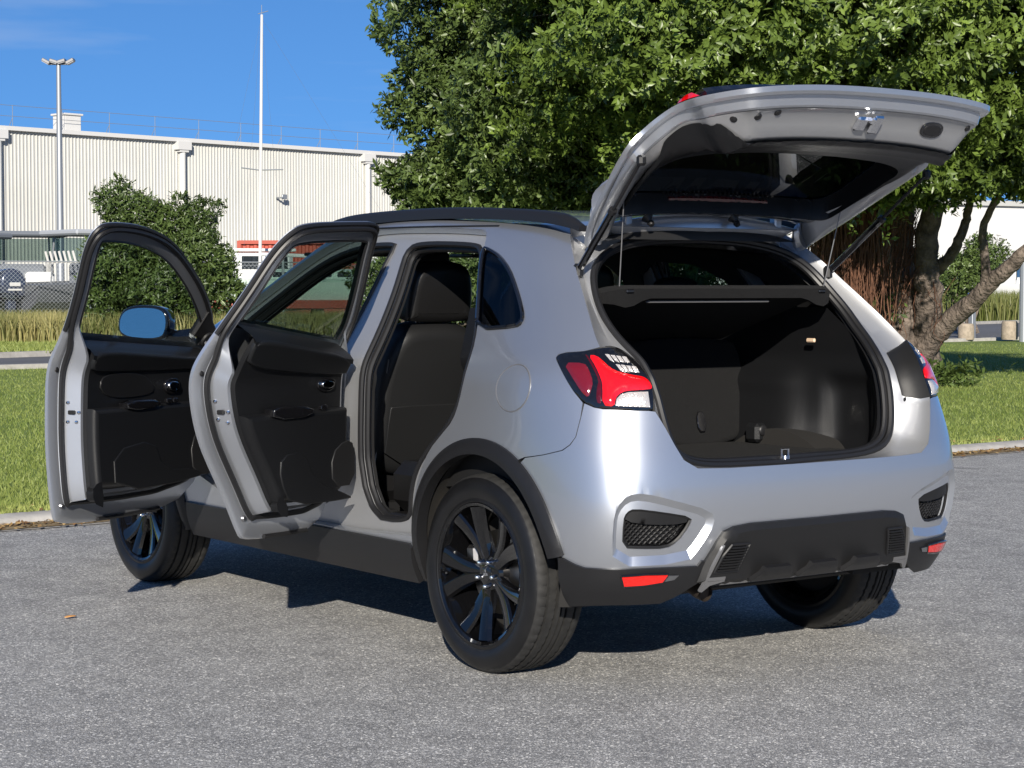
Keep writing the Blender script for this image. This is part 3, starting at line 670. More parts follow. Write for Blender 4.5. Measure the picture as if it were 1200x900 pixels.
# --- second tree, left neighbour
tree2 = empty('pohutukawa_tree', W(690, 29, .08)); tag(tree2, 'dense dark evergreen tree above the car roof, against the blue sky', 'tree', 'evergreen trees on the lawn'); O4 = np.array(tree2.location)
b = MB(); limb(b, [T(705, 29, 450), T(700, 29, 360), T(720, 28.6, 270), T(700, 28, 180), T(680, 27.5, 60)], .30, .10, 12, .02, 11); limb(b, [T(700, 29, 350), T(640, 28.4, 270), T(600, 28, 210), T(560, 27.5, 140)], .14, .05, 10, .012, 12); limb(b, [T(706, 28.8, 300), T(760, 28.2, 240), T(800, 28, 180)], .16, .05, 10, .012, 13); limb(b, [T(700, 28.9, 290), T(650, 27.6, 232), T(590, 27, 226), T(540, 26.8, 222)], .09, .03, 8, .01, 14)
b.build('trunk', M['bark'], tree2, ang=80, origin=O4)
ells2 = [E(618, 26.2, 4.9, (1.45, 1.8, 1.75)), E(578, 26.4, 3.7, (1.05, 1.5, 1.15)), E(700, 25.6, 4.3, (1.7, 2.0, 1.75)), E(665, 27, 6.2, (1.7, 2.2, 1.6)), E(505, 27, 2.7, (.55, .9, .42)), E(760, 25.8, 3.5, (1.3, 1.6, 1.2)), E(770, 27, 5.6, (2.0, 2.2, 2.0)), E(540, 26.6, 2.85, (.75, 1.0, .55)), E(610, 26.2, 2.80, (.95, 1.2, .62)), E(700, 26, 2.75, (.95, 1.2, .55))]
P, D = crown_points(ells2, 140, .62, 8, .38, 3.4); tb = np.clip(lumps(P, 2.4, 19)*.16, -.2, .3)
leaf_mesh('crown', P-O4, D, .104, M['leafC'], 12, tree2, .40, .85, tb)
b = MB(); sel = np.random.default_rng(4).choice(len(P), 90, replace=False); cen_ = [np.array(e[0]) for e in ells2]
for i_ in sel: c_ = min(cen_, key=lambda q: np.linalg.norm(q-P[i_])); b.tube(chaikin([c_, (c_+P[i_])/2+np.random.default_rng(i_).normal(0, .15, 3), P[i_]], 2, False), np.linspace(.026, .006, 12), 5)
b.build('branches', M['bark'], tree2, origin=O4)
# --- shrubs
def shrub(px, d, ells_, label, mat, leaf=.12, dens=95, seed=1, name='shrub', group=None, per=8):
    s_ = empty(name, W(px, d, .08)); o_ = np.array(s_.location); tag(s_, label, 'shrub', group)
    P, D = crown_points(ells_, dens, .55, seed, .42, 4.6); leaf_mesh('crown', P-o_, D, leaf, mat, per, s_, .36, 1.0, np.clip(lumps(P, 2.6, seed)*.15, -.2, .3))
    b = MB(); r_ = np.random.default_rng(seed)
    for k in range(7):
        e = ells_[k % len(ells_)]; tip = np.array(e[0])+r_.normal(0, .4, 3)*np.array(e[1]); limb(b, [o_+np.array([r_.normal(0, .1), r_.normal(0, .1), 0]), (o_+tip)/2+r_.normal(0, .12, 3), tip], .06, .015, 6, 0, k)
    b.build('stem', M['bark'], s_, origin=o_); return s_
shrub(185, 46, [E(148, 46, 3.05, (.60, .8, .72)), E(172, 46.3, 2.5, (.7, .9, .8)), E(218, 46.4, 2.75, (.70, .9, .75)), E(238, 46, 2.2, (.62, .8, .6)), E(150, 45.6, 1.9, (.75, .9, .7)), E(200, 45.6, 1.35, (1.15, 1.1, .9)), E(250, 46, 1.25, (.6, .9, .7)), E(126, 46, 1.3, (.5, .8, .8))], 'bushy dark green shrub standing before the warehouse, seen through the front door window', M['leafB'], .125, 95, 21, group='green shrubs along the fence')
shrub(470, 44, [E(462, 44, 1.35, (1.1, 1.0, .9)), E(520, 44.5, 1.6, (1.0, 1.0, 1.1)), E(575, 44.5, 1.5, (1.1, 1.0, 1.0))], 'round green shrub behind the cabin, seen through the open rear doorway', M['leafB'], .13, 80, 22, group='green shrubs along the fence')
shrub(690, 43, [E(650, 43, 1.6, (1.3, 1.1, 1.1)), E(725, 43, 1.5, (1.2, 1.1, 1.1)), E(800, 43.5, 1.4, (1.2, 1.1, 1.0))], 'green shrub behind the trunk, glimpsed through the cabin windows', M['leafA'], .13, 80, 23, group='green shrubs along the fence')
shrub(1135, 56, [E(1128, 56, 1.7, (.75, .9, .75)), E(1150, 56.4, 2.2, (.55, .8, .6))], 'small olive green shrub by the dark picket fence on the right', M['leafC'], .13, 90, 24, group='green shrubs along the fence')

# ---- the warehouse
P0, P1 = W(0, 95), W(470, 114.4); dr_ = (P1-P0)/np.linalg.norm(P1-P0); back = np.array([-dr_[1], dr_[0], 0]); back = back if back @ FWD > 0 else -back
EAVE = 8.95; wh = empty('warehouse', P0); tag(wh, 'long cream corrugated warehouse with white downpipes under the blue sky', 'building'); OW = np.array(P0)
t0, t1 = -14.0, 56.0
prof = []; x = t0
while x < t1:
    prof += [(x, 0), (x+.11, 0), (x+.135, -.045), (x+.175, -.045)]; x += .20
lo_ = [dr_*x+back*y for x, y in prof]; V = [p+np.array([0, 0, 0]) for p in lo_]+[p+np.array([0, 0, EAVE-.05]) for p in lo_]; n = len(lo_)
mk('wall_cladding', V, [(i, i+1, n+i+1, n+i) for i in range(n-1)], M['cream'], wh, False)
def wbox(b, x, y, z, sx, sy, sz, bev=.0):
    A = frame_mtx(dr_*x+back*y+np.array([0, 0, z]), dr_, back, (0, 0, 1)); b.box((0, 0, 0), (sx, sy, sz), A, bev)
b = MB(); wbox(b, (t0+t1)/2, -.14, EAVE, t1-t0, .26, .20); b.build('gutter', M['white'], wh, smooth=False)
b = MB(); A_ = [dr_*x+back*y+np.array([0, 0, z]) for x, y, z in ((t0, -.02, EAVE+.08), (t1, -.02, EAVE+.08), (t1, 14, EAVE+1.3), (t0, 14, EAVE+1.3), (t1, 28, EAVE-.1), (t0, 28, EAVE-.1), (t1, 28, 0), (t0, 28, 0), (t0, .02, 0), (t1, .02, 0), (t0, .02, EAVE), (t1, .02, EAVE))]
b.add(A_, [(0, 1, 2, 3), (3, 2, 4, 5), (5, 4, 6, 7), (8, 7, 5, 3, 0), (9, 1, 2, 4, 6)]); b.build('roof', M['roofgrey'], wh, smooth=False)
Lw = np.linalg.norm(P1-P0)
def xat(px):
    lo, hi = -40.0, 120.0
    for _ in range(60):
        m = (lo+hi)/2; q = P0+dr_*m-CAM; c = 600+2335.753*(q @ RIGHT)/(q @ FWD)
        if c < px: lo = m
        else: hi = m
    return lo
for px in (-2, 213, 429):
    b = MB(); x = xat(px); wbox(b, x, -.20, EAVE-.30, .85, .42, .42); wbox(b, x, -.20, EAVE-.56, .55, .32, .14); dp = b.build('rainwater_head', M['white'], wh, smooth=False)
    b = MB(); p = dr_*x-back*.18; b.tube([p+np.array([0, 0, 0]), p+np.array([0, 0, EAVE-.6])], .16, 10); b.build('downpipe', M['white'], dp)
for k in range(25):
    x = t0+1+k*2.8; b = MB(); p = dr_*x+back*.25; b.tube([p+np.array([0, 0, EAVE+.05]), p+np.array([0, 0, EAVE+1.15])], .015, 5); b.tube([p+back*.35+np.array([0, 0, EAVE+.1]), p+np.array([0, 0, EAVE+.55])], .016, 5); b.build('rail_post', M['galv'], wh)
for z in (.62, 1.13): b = MB(); b.tube([dr_*t0+back*.25+np.array([0, 0, EAVE+z]), dr_*t1+back*.25+np.array([0, 0, EAVE+z])], .013, 5); b.build('safety_rail', M['galv'], wh)
b = MB(); wbox(b, xat(95), 1.0, EAVE+.48, 1.0, 1.0, .85, .04); wbox(b, xat(95), 1.0, EAVE+.95, 1.15, 1.15, .10, .02); b.build('roof_vent', M['white'], wh, smooth=False)
b = MB(); x = xat(327); wbox(b, x, -.5, 6.25, .34, .10, .26, .02); wbox(b, x-.2, -.35, 6.20, .10, .5, .08); b.build('wall_floodlight', M['galv'], wh)
# pale low sheds further right
sh1 = empty('white_shed', W(640, 118)); tag(sh1, 'pale shed glimpsed through gaps under the trees', 'building'); os = np.array(sh1.location)
b = MB(); q0, q1 = W(520, 118)-os, W(1500, 150)-os; d_ = (q1-q0)/np.linalg.norm(q1-q0); nb = np.array([-d_[1], d_[0], 0]); nb = nb if nb @ FWD > 0 else -nb
L_ = np.linalg.norm(q1-q0); b.box((0, 0, 0), (L_, 10, 7.0), frame_mtx((q0+q1)/2+nb*5+np.array([0, 0, 3.5]), d_, nb, (0, 0, 1))); b.build('wall', M['white'], sh1, smooth=False)
b = MB(); b.box((0, 0, 0), (L_+.6, 10.6, .35), frame_mtx((q0+q1)/2+nb*5+np.array([0, 0, 7.17]), d_, nb, (0, 0, 1))); b.build('roof', M['roofgrey'], sh1, smooth=False)
for f in (.50, .58, .66): b = MB(); b.box((0, 0, 0), (4.0, .12, 1.2), frame_mtx(q0+(q1-q0)*f-nb*.08+np.array([0, 0, 2.6]), d_, nb, (0, 0, 1))); b.build('window', M['window_dark'], sh1, smooth=False)

# ---- floodlight pole
fp = empty('floodlight_pole', W(72, 78)); tag(fp, 'tall galvanised pole carrying floodlights in front of the warehouse', 'lamp post'); H_ = zat(77, 78)
b = MB(); b.tube([(0, 0, 0), (0, 0, 4), (0, 0, H_)], [.16, .13, .085], 12); b.build('pole', M['galv'], fp)
b = MB(); R3 = RIGHT; b.tube([-R3*.42+np.array([0, 0, H_]), R3*.42+np.array([0, 0, H_])], .04, 8); b.build('cross_arm', M['galv'], fp)
for o_, tl_ in ((-.46, -.5), (-.16, -.3), (.12, .3), (.46, .5)):
    c = R3*o_+np.array([0, 0, H_+.10]); xx = R3*math.cos(tl_)+np.array([0, 0, math.sin(tl_)]); zz = np.cross(xx, FWD); b = MB(); b.box((0, 0, 0), (.34, .40, .12), frame_mtx(c, xx, FWD, zz), .02); b.box((0, -.03, -.07), (.28, .30, .03), frame_mtx(c, xx, FWD, zz)); b.build('floodlight', M['satin_dark'], fp)
# ---- containers
def container(px, d, L_, h_, label, yaw, z0=.1):
    c = empty('shipping_container', W(px, d)); a = RIGHT*math.cos(yaw)+FWD*math.sin(yaw); bk = np.array([-a[1], a[0], 0]); bk = bk if bk @ FWD > 0 else -bk; tag(c, label, 'container', 'red shipping containers')
    prof = []; x = -L_/2
    while x < L_/2: prof += [(x, 0), (x+.10, 0), (x+.14, .05), (x+.24, .05)]; x += .28
    V = [a*x+bk*y+np.array([0, 0, z0+.12]) for x, y in prof]+[a*x+bk*y+np.array([0, 0, z0+h_-.12]) for x, y in prof]; n = len(prof); mk('side_wall', V, [(i, i+1, n+i+1, n+i) for i in range(n-1)], M['redpaint'], c, False)
    b = MB(); A = frame_mtx((0, 0, 0), a, bk, (0, 0, 1)); b.box((0, -.03, z0+.06), (L_, .14, .14), A); b.box((0, -.03, z0+h_-.06), (L_, .14, .14), A); b.box((0, 1.25, z0+h_/2), (L_-.1, 2.3, h_-.1), A)
    for s_ in (-1, 1): b.box((s_*L_/2, -.02, z0+h_/2), (.15, .15, h_), A)
    b.build('frame', M['redpaint'], c, smooth=False); return c
container(352, 76, 4.6, 3.05, 'red shipping container left of the yacht mast, behind the rear door window', .05)
# ---- yacht on the hard
yt = empty('sailing_yacht', W(372, 62)); tag(yt, 'pale green sailing yacht with a tall white mast, seen through the rear door window', 'boat'); a = RIGHT*.96+FWD*.28; a /= np.linalg.norm(a); bk = np.array([-a[1], a[0], 0])
def hullrings(L_, Bm, z0, z1, sheer=.25):
    R_ = []
    for t in np.linspace(0, 1, 18):
        x = -L_/2+L_*t; bw = Bm/2*max(.03, (1-(2*t-.9)**2*.75 if t < .45 else 1-((t-.45)/.55)**2.2)); zt = z1+sheer*(2*t-1)**2; kz = z0+.35*max(0, (t-.75)/.25)**2
        R_.append([a*(x+(.25*t))+bk*(bw*s_)+np.array([0, 0, z]) for s_, z in ((-1, zt), (-.97, zt-.25), (-.80, kz+.18), (-.35, kz), (.35, kz), (.80, kz+.18), (.97, zt-.25), (1, zt))])
    return R_
MB().loft(hullrings(7.2, 2.4, .75, 1.52), closed=True, cap=True).build('hull', M['palegreen'], yt)
MB().loft([[p*np.array([1.006, 1.006, 1])-np.array([0, 0, .0]) if p[2] < 1.0 else p*np.array([.9, .9, 1]) for p in r_] for r_ in hullrings(7.1, 2.44, .70, .98, 0)], cap=True).build('antifoul', M['redpaint'], yt)
A = frame_mtx((0, 0, 0), a, bk, (0, 0, 1)); b = MB(); b.box((-.3, 0, 1.72), (3.0, 1.5, .42), A, .12); b.build('cabin', M['palegreen'], yt)
for x in (-1.3, -.6, .1, .7): MB().box((x, -.755, 1.76), (.42, .02, .16), A, .008).build('cabin_window', M['window_dark'], yt)
mz = W(305, 62)-np.array(yt.location); mt = zat(20, 62); lean = W(308, 62)-W(304, 62)
b = MB(); b.tube([mz+np.array([0, 0, 1.5]), mz+lean*.4+np.array([0, 0, 5]), mz+lean+np.array([0, 0, mt])], [.052, .052, .04], 8); b.build('mast', M['white'], yt)
b = MB(); zs = zat(200, 62); b.tube([mz-a*.55+np.array([0, 0, zs+.06]), mz+np.array([0, 0, zs]), mz+a*.75+np.array([0, 0, zs+.03])], .022, 6); b.build('spreader', M['galv'], yt); b = MB(); b.tube([mz+lean-a*.12+np.array([0, 0, mt+.02]), mz+lean+a*.2+np.array([0, 0, mt+.12])], .012, 5); b.tube([mz+lean+np.array([0, 0, mt]), mz+lean+np.array([0, 0, mt+.3])], .010, 5); b.build('wind_vane', M['galv'], yt)
b = MB()
for e_ in (a*3.4, -a*3.4, a*.75, -a*.55):
    top = mz+lean*.9+np.array([0, 0, mt-.1]); low = e_+np.array([0, 0, 1.6]) if abs(e_ @ a) > 2 else mz+e_*1.05+np.array([0, 0, 1.55]); b.tube([top, low], .003, 3)
b.build('stay', M['galv'], yt); b = MB(); b.tube([mz+np.array([0, 0, 2.4]), mz+a*2.9+np.array([0, 0, 2.3])], .06, 8); b.build('boom', M['white'], yt)
b = MB()
for x in np.linspace(-3, 3, 7): b.tube([a*x-bk*1.0+np.array([0, 0, 1.5]), a*x-bk*1.0+np.array([0, 0, 2.05])], .014, 5)
b.tube([a*-3-bk*1.0+np.array([0, 0, 2.03]), a*3-bk*1.0+np.array([0, 0, 2.03])], .008, 5); b.build('lifeline', M['galv'], yt)
for x in (-2, 0, 2):
    MB().box((x, 0, .40), (.25, .9, .70), A).build('keel_block', M['timber'], yt); MB().tube([a*x-bk*1.2+np.array([0, 0, .0]), a*x-bk*.8+np.array([0, 0, 1.0])], .035, 6).build('hull_prop', M['timber'], yt)
# ---- motor boats at the left
def motor_boat(px, d, yaw, label, hull, canopy, L_=5.6, ztop=None, engine=True, roofmat='canvas', cabin=False):
    m = empty('motor_boat', W(px, d)); tag(m, label, 'boat', 'boats on trailers behind the fence'); ax = RIGHT*math.cos(yaw)+FWD*math.sin(yaw); by = np.array([-ax[1], ax[0], 0]); A = frame_mtx((0, 0, 0), ax, by, (0, 0, 1))
    R_ = []
    for t in np.linspace(0, 1, 14):
        x = -L_/2+L_*t; bw = 1.05*(1 if t < .5 else 1-((t-.5)/.5)**2*.95); zt = 1.42+.22*t; kz = .55+.55*max(0, t-.6)**1.5
        R_.append([ax*x+by*(bw*s_)+np.array([0, 0, z]) for s_, z in ((-1, zt), (-1, zt-.18), (-.86, .95), (-.1, kz), (.1, kz), (.86, .95), (1, zt-.18), (1, zt))])
    MB().loft(R_, closed=True, cap=True).build('hull', hull, m)
    b = MB(); b.box((.4, 0, 1.62), (.9, 1.3, .45), A, .08); b.build('console', M['gelcoat'], m)
    b = MB(); b.box((.78, 0, 2.0), (.04, 1.3, .55), A); b.build('windscreen', M['window_dark'], m)
    if canopy:
        zt = ztop or 2.85
        for x, y in ((-1.3, -.9), (-1.3, .9), (.9, -.85), (.9, .85)):
            b = MB(); b.tube([ax*x+by*y+np.array([0, 0, 1.45]), ax*(x*.92)+by*(y*.95)+np.array([0, 0, zt])], .028, 6); b.build('canopy_post', M['galv'], m)
        b = MB(); b.box((-.15, 0, zt+.06), (2.9, 2.1, .16), A, .05); b.build('canopy', M[roofmat], m)
        b = MB(); b.box((.95, 0, zt-.35), (.03, 1.8, .75), A); b.box((-.2, .98, zt-.4), (2.2, .03, .70), A); b.build('clear_curtain', M['tint'], m)
        MB().box((-.1, .3, 1.72), (1.5, .9, .75), A, .10).build('helm_seat', M['canvas'], m)
        b = MB()
        for k in range(7): c = ax*(-1.45)+by*(-.75+.25*k)+np.array([0, 0, 2.05]); b.tube([c, c+ax*-.10+np.array([0, 0, .34])], .035, 6)
        b.tube([ax*-1.45-by*.9+np.array([0, 0, 2.08]), ax*-1.45+by*.9+np.array([0, 0, 2.08])], .03, 6); b.build('rod_rack', M['white'], m)
    if cabin:
        b = MB(); b.box((.5, 0, 2.0), (2.6, 1.9, .95), A, .12); b.box((.4, 0, 2.55), (3.0, 2.0, .10), A, .03); b.build('cabin', M['gelcoat'], m)
        for x in (-.4, .5, 1.3): MB().box((x, -.955, 2.15), (.65, .03, .42), A, .01).build('cabin_window', M['window_dark'], m)
    if engine:
        o2 = chaikin([(-.26, 0), (.30, 0), (.34, .35), (.22, .62), (-.05, .72), (-.28, .60), (-.34, .3)], 2); V, F = pillow(o2, .56, .10, 4); AA = frame_mtx(-ax*(L_/2+.30)-by*.28+np.array([0, 0, 1.02]), ax*1.25, np.array((0, 0, 1.25)), by); en = MB().add(V, [f[::-1] for f in F], AA).build('outboard_engine', M['navy'], m)
        b = MB(); b.box((-L_/2-.28, 0, .85), (.26, .26, .95), A, .05); b.box((-L_/2-.30, 0, .36), (.40, .10, .12), A, .03); b.build('engine_leg', M['navy'], m)
        b = MB(); b.box((-L_/2-.30, -.29, 1.30), (.42, .03, .05), A); b.box((-L_/2-.30, -.295, 1.45), (.32, .02, .10), A); b.build('engine_stripe', M['white'], m)
    b = MB()
    for s_ in (-.6, .6): b.box((.2, s_, .45), (L_*.9, .08, .12), A)
    b.build('trailer_frame', M['galv'], m)
    for s_ in (-.95, .95): b = MB(); b.lathe([(0, -.08), (.17, -.09), (.27, -.09), (.30, -.06), (.30, .06), (.27, .09), (.17, .09), (0, .08)], 20, A @ Matrix.Translation((-.4, s_, .30))); b.build('trailer_wheel', M['rubber'], m)
    return m
motor_boat(126, 57.5, .75, 'motor boat with blue grey canopy and big dark outboard at the left edge', M['greyhull'], True, ztop=2.85, roofmat='canvas2')
motor_boat(-55, 55, 1.05, 'motor boat under a dark canvas top half cut off by the left edge', M['greyhull'], True, ztop=2.72)
motor_boat(30, 62, .35, 'dark boat under a long grey shelter roof between the canopied boats', M['greyhull'], True, ztop=2.95, L_=7.0, engine=False)
motor_boat(275, 64, .2, 'white launch behind the green shrub', M['gelcoat'], False, engine=False, cabin=True)
motor_boat(1215, 92, 2.6, 'white boat on a trailer beyond the bank grass on the right', M['gelcoat'], False, L_=7.0, engine=False)
# ---- chain link fence
fn = empty('chain_link_fence', W(0, 52.5)); tag(fn, 'chain link fence with steel posts behind the tall grass', 'fence'); oF = np.array(fn.location); F0, F1 = W(-320, 51)-oF, W(620, 57)-oF; fd_ = F1-F0; FL = np.linalg.norm(fd_); fd_ /= FL
for k in range(int(FL/2.6)+1):
    p = F0+fd_*(k*2.6+1.35); b = MB(); b.tube([p+np.array([0, 0, .0]), p+np.array([0, 0, 2.15])], .038, 8); b.build('post', M['galv'], fn)
b = MB(); b.tube([F0+np.array([0, 0, 2.05]), F1+np.array([0, 0, 2.05])], .02, 6); b.build('top_rail', M['galv'], fn)
V = []; F = []; st = .11; H2 = 1.9
for s_ in (1, -1):
    k = -H2
    while k < FL:
        x0, x1 = (k, k+H2) if s_ > 0 else (k+H2, k); p0 = F0+fd_*x0+np.array([0, 0, .12]); p1 = F0+fd_*x1+np.array([0, 0, .12+H2]); e_ = fd_*.0032*s_; n = len(V); V += [p0-e_, p0+e_, p1+e_, p1-e_]; F.append((n, n+1, n+2, n+3)); k += st
o = mk('wire_mesh', V, F, M['galv'], fn, False); o['kind'] = 'stuff'
# ---- right-hand side: bollards, sign, picket fence, light post
for px, d, py0, py1, lab in ((1132, 48.5, 383, 402, 'low timber bollard beside the blue sign post'), (1183, 48.5, 380, 398, 'low timber bollard at the right edge of the lawn')):
    z1 = zat(py0, d); bo = MB().lathe([(.19, 0), (.20, .05), (.195, z1-.06), (.17, z1-.01), (0, z1)], 16, axis='z').build('bollard', M['timber'], None); bo.location = W(px, d, .09); tag(bo, lab, 'bollard', 'timber bollards by the car park')
sp_ = empty('sign_post', W(1139, 52)); tag(sp_, 'grey post with a small blue sign by the dark fence', 'sign'); MB().box((0, 0, zat(345, 52)/2), (.14, .14, zat(345, 52)), bev=.01).build('post', M['galv'], sp_)
MB().box((0, 0, 0), (.28, .03, .30), frame_mtx(np.array([0, 0, zat(350, 52)])-FWD*.1, RIGHT, FWD, (0, 0, 1)), .01).build('sign_plate', M['signblue'], sp_)
o = MB().tube([(0, 0, 0), (0, 0, 2.2)], .10, 10).lathe([(.11, 2.18), (.11, 2.24), (0, 2.27)], 10, axis='z').build('steel_post', M['galv'], None); o.location = W(1199, 48); tag(o, 'round steel post at the far right edge', 'post')
pf_ = empty('picket_fence', W(1100, 60)); tag(pf_, 'dark open picket fence beyond the tree trunk', 'fence'); oP = np.array(pf_.location); p0, p1 = W(1040, 60)-oP, W(1137, 58)-oP; PL = np.linalg.norm(p1-p0); pd = (p1-p0)/PL
for k in range(int(PL/.17)): p = p0+pd*k*.17; MB().box((0, 0, 0), (.025, .025, 1.25), frame_mtx(p+np.array([0, 0, .70]), pd, np.cross((0, 0, 1), pd), (0, 0, 1))).build('picket', M['seal'], pf_, smooth=False)
for z in (.25, 1.22): MB().tube([p0+np.array([0, 0, z]), p1+np.array([0, 0, z])], .022, 6).build('fence_rail', M['seal'], pf_)

# ------------------------------------------------------------------ THE CAR
car = empty('car', (0, 0, 0))
tag(car, 'silver compact car with tailgate and both left doors standing open on the asphalt', 'car')
def uz2m(L):
    L = np.asarray(L, float); s, r = from_uz(L[:, 0], L[:, 1]); return np.stack([s*.35, r*.09], 1)
def arc(cx, cz, R, a0, a1, n=26):
    t = np.radians(np.linspace(a0, a1, n)); return [(cx+R*math.cos(a), cz+R*math.sin(a)) for a in t]
ARC_R = (-.045, .370); ARC_F = (2.665, .365)
# outline curves on the surface (s, r)
TL_OUT = [(3.86, 10.471), (3.811, 10.614), (3.665, 10.704), (3.34, 10.763), (3.134, 10.86), (2.784, 10.953), (2.579, 10.911), (2.409, 10.633), (2.264, 10.305), (2.175, 9.921), (2.122, 9.455), (2.095, 8.973), (2.105, 8.493), (2.141, 7.867), (2.226, 7.806), (2.617, 7.837), (3.031, 7.883), (3.193, 7.958), (3.367, 8.188), (3.528, 8.765), (3.754, 9.882), (3.846, 10.343)]
SHUT = [(3.62, 15.646), (3.562, 14.607), (3.506, 14.009), (3.462, 13.365), (3.378, 12.798), (3.3, 12.312), (3.211, 11.855), (3.117, 11.379), (3.008, 10.93)]
QGLASS = [(5.335, 14.37), (5.184, 14.245), (4.996, 13.988), (4.808, 13.508), (4.669, 12.873), (4.566, 12.343), (4.505, 11.965), (4.522, 11.693), (4.621, 11.544), (5.2, 11.406), (5.275, 12.397), (5.33, 13.405)]
DOORS_HOLE = [(2.065, .415), (.40, .415), (.395, .50), (.365, .60), (.325, .68), (.265, .76), (.195, .815), (.125, .87), (.09, .94), (.07, 1.03), (.08, 1.11), (.12, 1.19), (.20, 1.315), (.28, 1.455), (.325, 1.53), (.37, 1.552), (.9, 1.568), (1.15, 1.564), (1.405, 1.52), (1.625, 1.425), (1.825, 1.315), (1.985, 1.205), (2.067, 1.105), (2.077, .9)]
rear_arch = uz2m(arc(*ARC_R, .437, 118, 6)); front_arch = uz2m(arc(*ARC_F, .430, 174, 4))
side_out = np.concatenate([
    sr([(3.62, 16), (3.62, 15.646)]), sr(SHUT[1:]), sr([(3.34, 10.763), (3.665, 10.704), (3.811, 10.614), (3.86, 10.471), (3.846, 10.343), (3.754, 9.882), (3.528, 8.765), (3.387, 8.19), (3.462, 7.469), (3.589, 6.638), (3.704, 6.316), (3.848, 6.081), (4.19, 5.834), (4.50, 5.66)]),
    rear_arch, uz2m([(.42, .29), (2.22, .29)]), front_arch, uz2m([(3.08, .30)]), sr([(11.2, .9), (13, .9), (13, 10.35), (11.6, 10.35), (10.6, 10.5), (10.35, 11.2), (10.3, 13), (10.25, 15), (10.4, 16)])])
for mir in (False, True):
    panel('body_side', Sm, side_out, M['paint'], car, holes=[uz2m(chaikin(DOORS_HOLE, 1)), chaikin(sr(QGLASS), 1)], grid=.028, thick=.030, mirror=mir)
    # recessed pillar and sill faces that the doors close against
    RA = [(.79, .47), (.455, .47), (.44, .58), (.40, .67), (.33, .745), (.24, .81), (.165, .88), (.125, .95), (.11, 1.03), (.12, 1.11), (.155, 1.185), (.235, 1.31), (.31, 1.44), (.355, 1.50), (.42, 1.518), (.78, 1.527), (.84, 1.497), (.825, 1.40), (.805, 1.2), (.795, 1.05)]
    FA = [(1.95, .47), (1.03, .47), (1.0, .6), (.995, 1.05), (.99, 1.2), (.955, 1.4), (.925, 1.51), (.95, 1.527), (1.15, 1.525), (1.38, 1.485), (1.58, 1.40), (1.77, 1.29), (1.91, 1.19), (1.98, 1.08), (1.98, .7)]
    RAs, FAs = chaikin(RA, 2), chaikin(FA, 2)
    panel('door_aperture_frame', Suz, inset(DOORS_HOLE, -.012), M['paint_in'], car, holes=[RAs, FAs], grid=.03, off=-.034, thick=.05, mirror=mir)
    for hole in (RAs, FAs):
        P, N = Suz(resample_n(inset(hole, .004), 110, True)); P = P-N*.035; Q = P-N*.03
        m1 = np.array([1, -1 if mir else 1, 1])
        MB().tube(P*m1, .011, 8, closed=True).tube(Q*m1, .013, 8, closed=True).build('door_seal', M['seal'], car)
    # quarter window
    qg = panel('quarter_window', Sm, inset(chaikin(sr(QGLASS), 1), .003), M['privacy'], car, grid=.03, off=-.005, thick=.004, mirror=mir)
    P, N = Sm(resample_n(inset(chaikin(sr(QGLASS), 1), .006), 90, True)); MB().tube((P+N*.002)*np.array([1, -1 if mir else 1, 1]), .008, 6, closed=True).build('window_trim', M['gloss_black'], qg)
    # wheel arch cladding and sill cladding
    for (cx, cz), nm in ((ARC_R, 0), (ARC_F, 1)):
        a0, a1 = (8, 168) if nm == 0 else (4, 176)
        lo = [(cx+.447, .40)] if nm == 0 else [(cx+.44, .33)]
        outl = np.array(arc(cx, cz, .450, a0, a1, 40)+arc(cx, cz, .395, a1, a0, 40))
        if nm == 0: outl = np.concatenate([[(cx+.452, .285)], outl, [(cx+.398, .285)]])
        else: outl = np.concatenate([outl[:40], [(cx-.452, .285), (cx-.398, .285)], outl[40:]])
        def clad_off(V2, cx=cx, cz=cz):
            d = np.hypot(V2[:, 0]-cx, V2[:, 1]-cz); t = np.clip((.452-d)/.05, 0, 1); return .004+.020*np.sqrt(np.clip(t*1.6, 0, 1))
        panel('wheel_arch_cladding', Suz, outl, M['clad'], car, grid=.017, off=clad_off, thick=.045, mirror=mir)
    sill = [(.415, .27), (.415, .395), (.43, .408), (2.20, .408), (2.205, .27)]
    panel('sill_cladding', Suz, sill, M['clad'], car, grid=.03, off=lambda V: .012+.012*np.clip((.40-V[:, 1])/.06, 0, 1), thick=.05, mirror=mir)
    # wheel well liner
    for (cx, cz) in (ARC_R, ARC_F):
        b = MB(); t = np.radians(np.linspace(-12, 192, 30)); sg = -1 if mir else 1
        rings = [[(cx+R*math.cos(a), sg*y, cz+R*math.sin(a)) for a in t] for R, y in ((.405, .865), (.425, .80), (.425, .48), (.05, .47))]
        b.loft(rings, closed=False).build('wheel_well_liner', M['under'], car)
    sg = -1 if mir else 1
    b = MB(); b.add(*pillow(chaikin([(.0, 0), (.07, -.01), (.085, .16), (.05, .30), (.0, .34), (-.03, .2)], 1), .02, .004), frame_mtx((.335, sg*.80, .30), (1, 0, 0), (0, 0, 1), (0, -sg*1, 0)))
    b.build('mud_guard_bracket', M['rust'], car)

# fuel flap
pf, nf = Suz(np.array([[-.207, .997]])); fl_ring = circle2(-.207, .997, .088, 40, ry=.079)
ff = panel('fuel_flap', Suz, inset(fl_ring, .0025), M['paint'], car, grid=.02, off=.0015, thick=.004)
P, N = Suz(fl_ring); MB().tube(P+N*.0005, .0022, 6, closed=True).build('fuel_flap_gap', M['satin_dark'], ff)

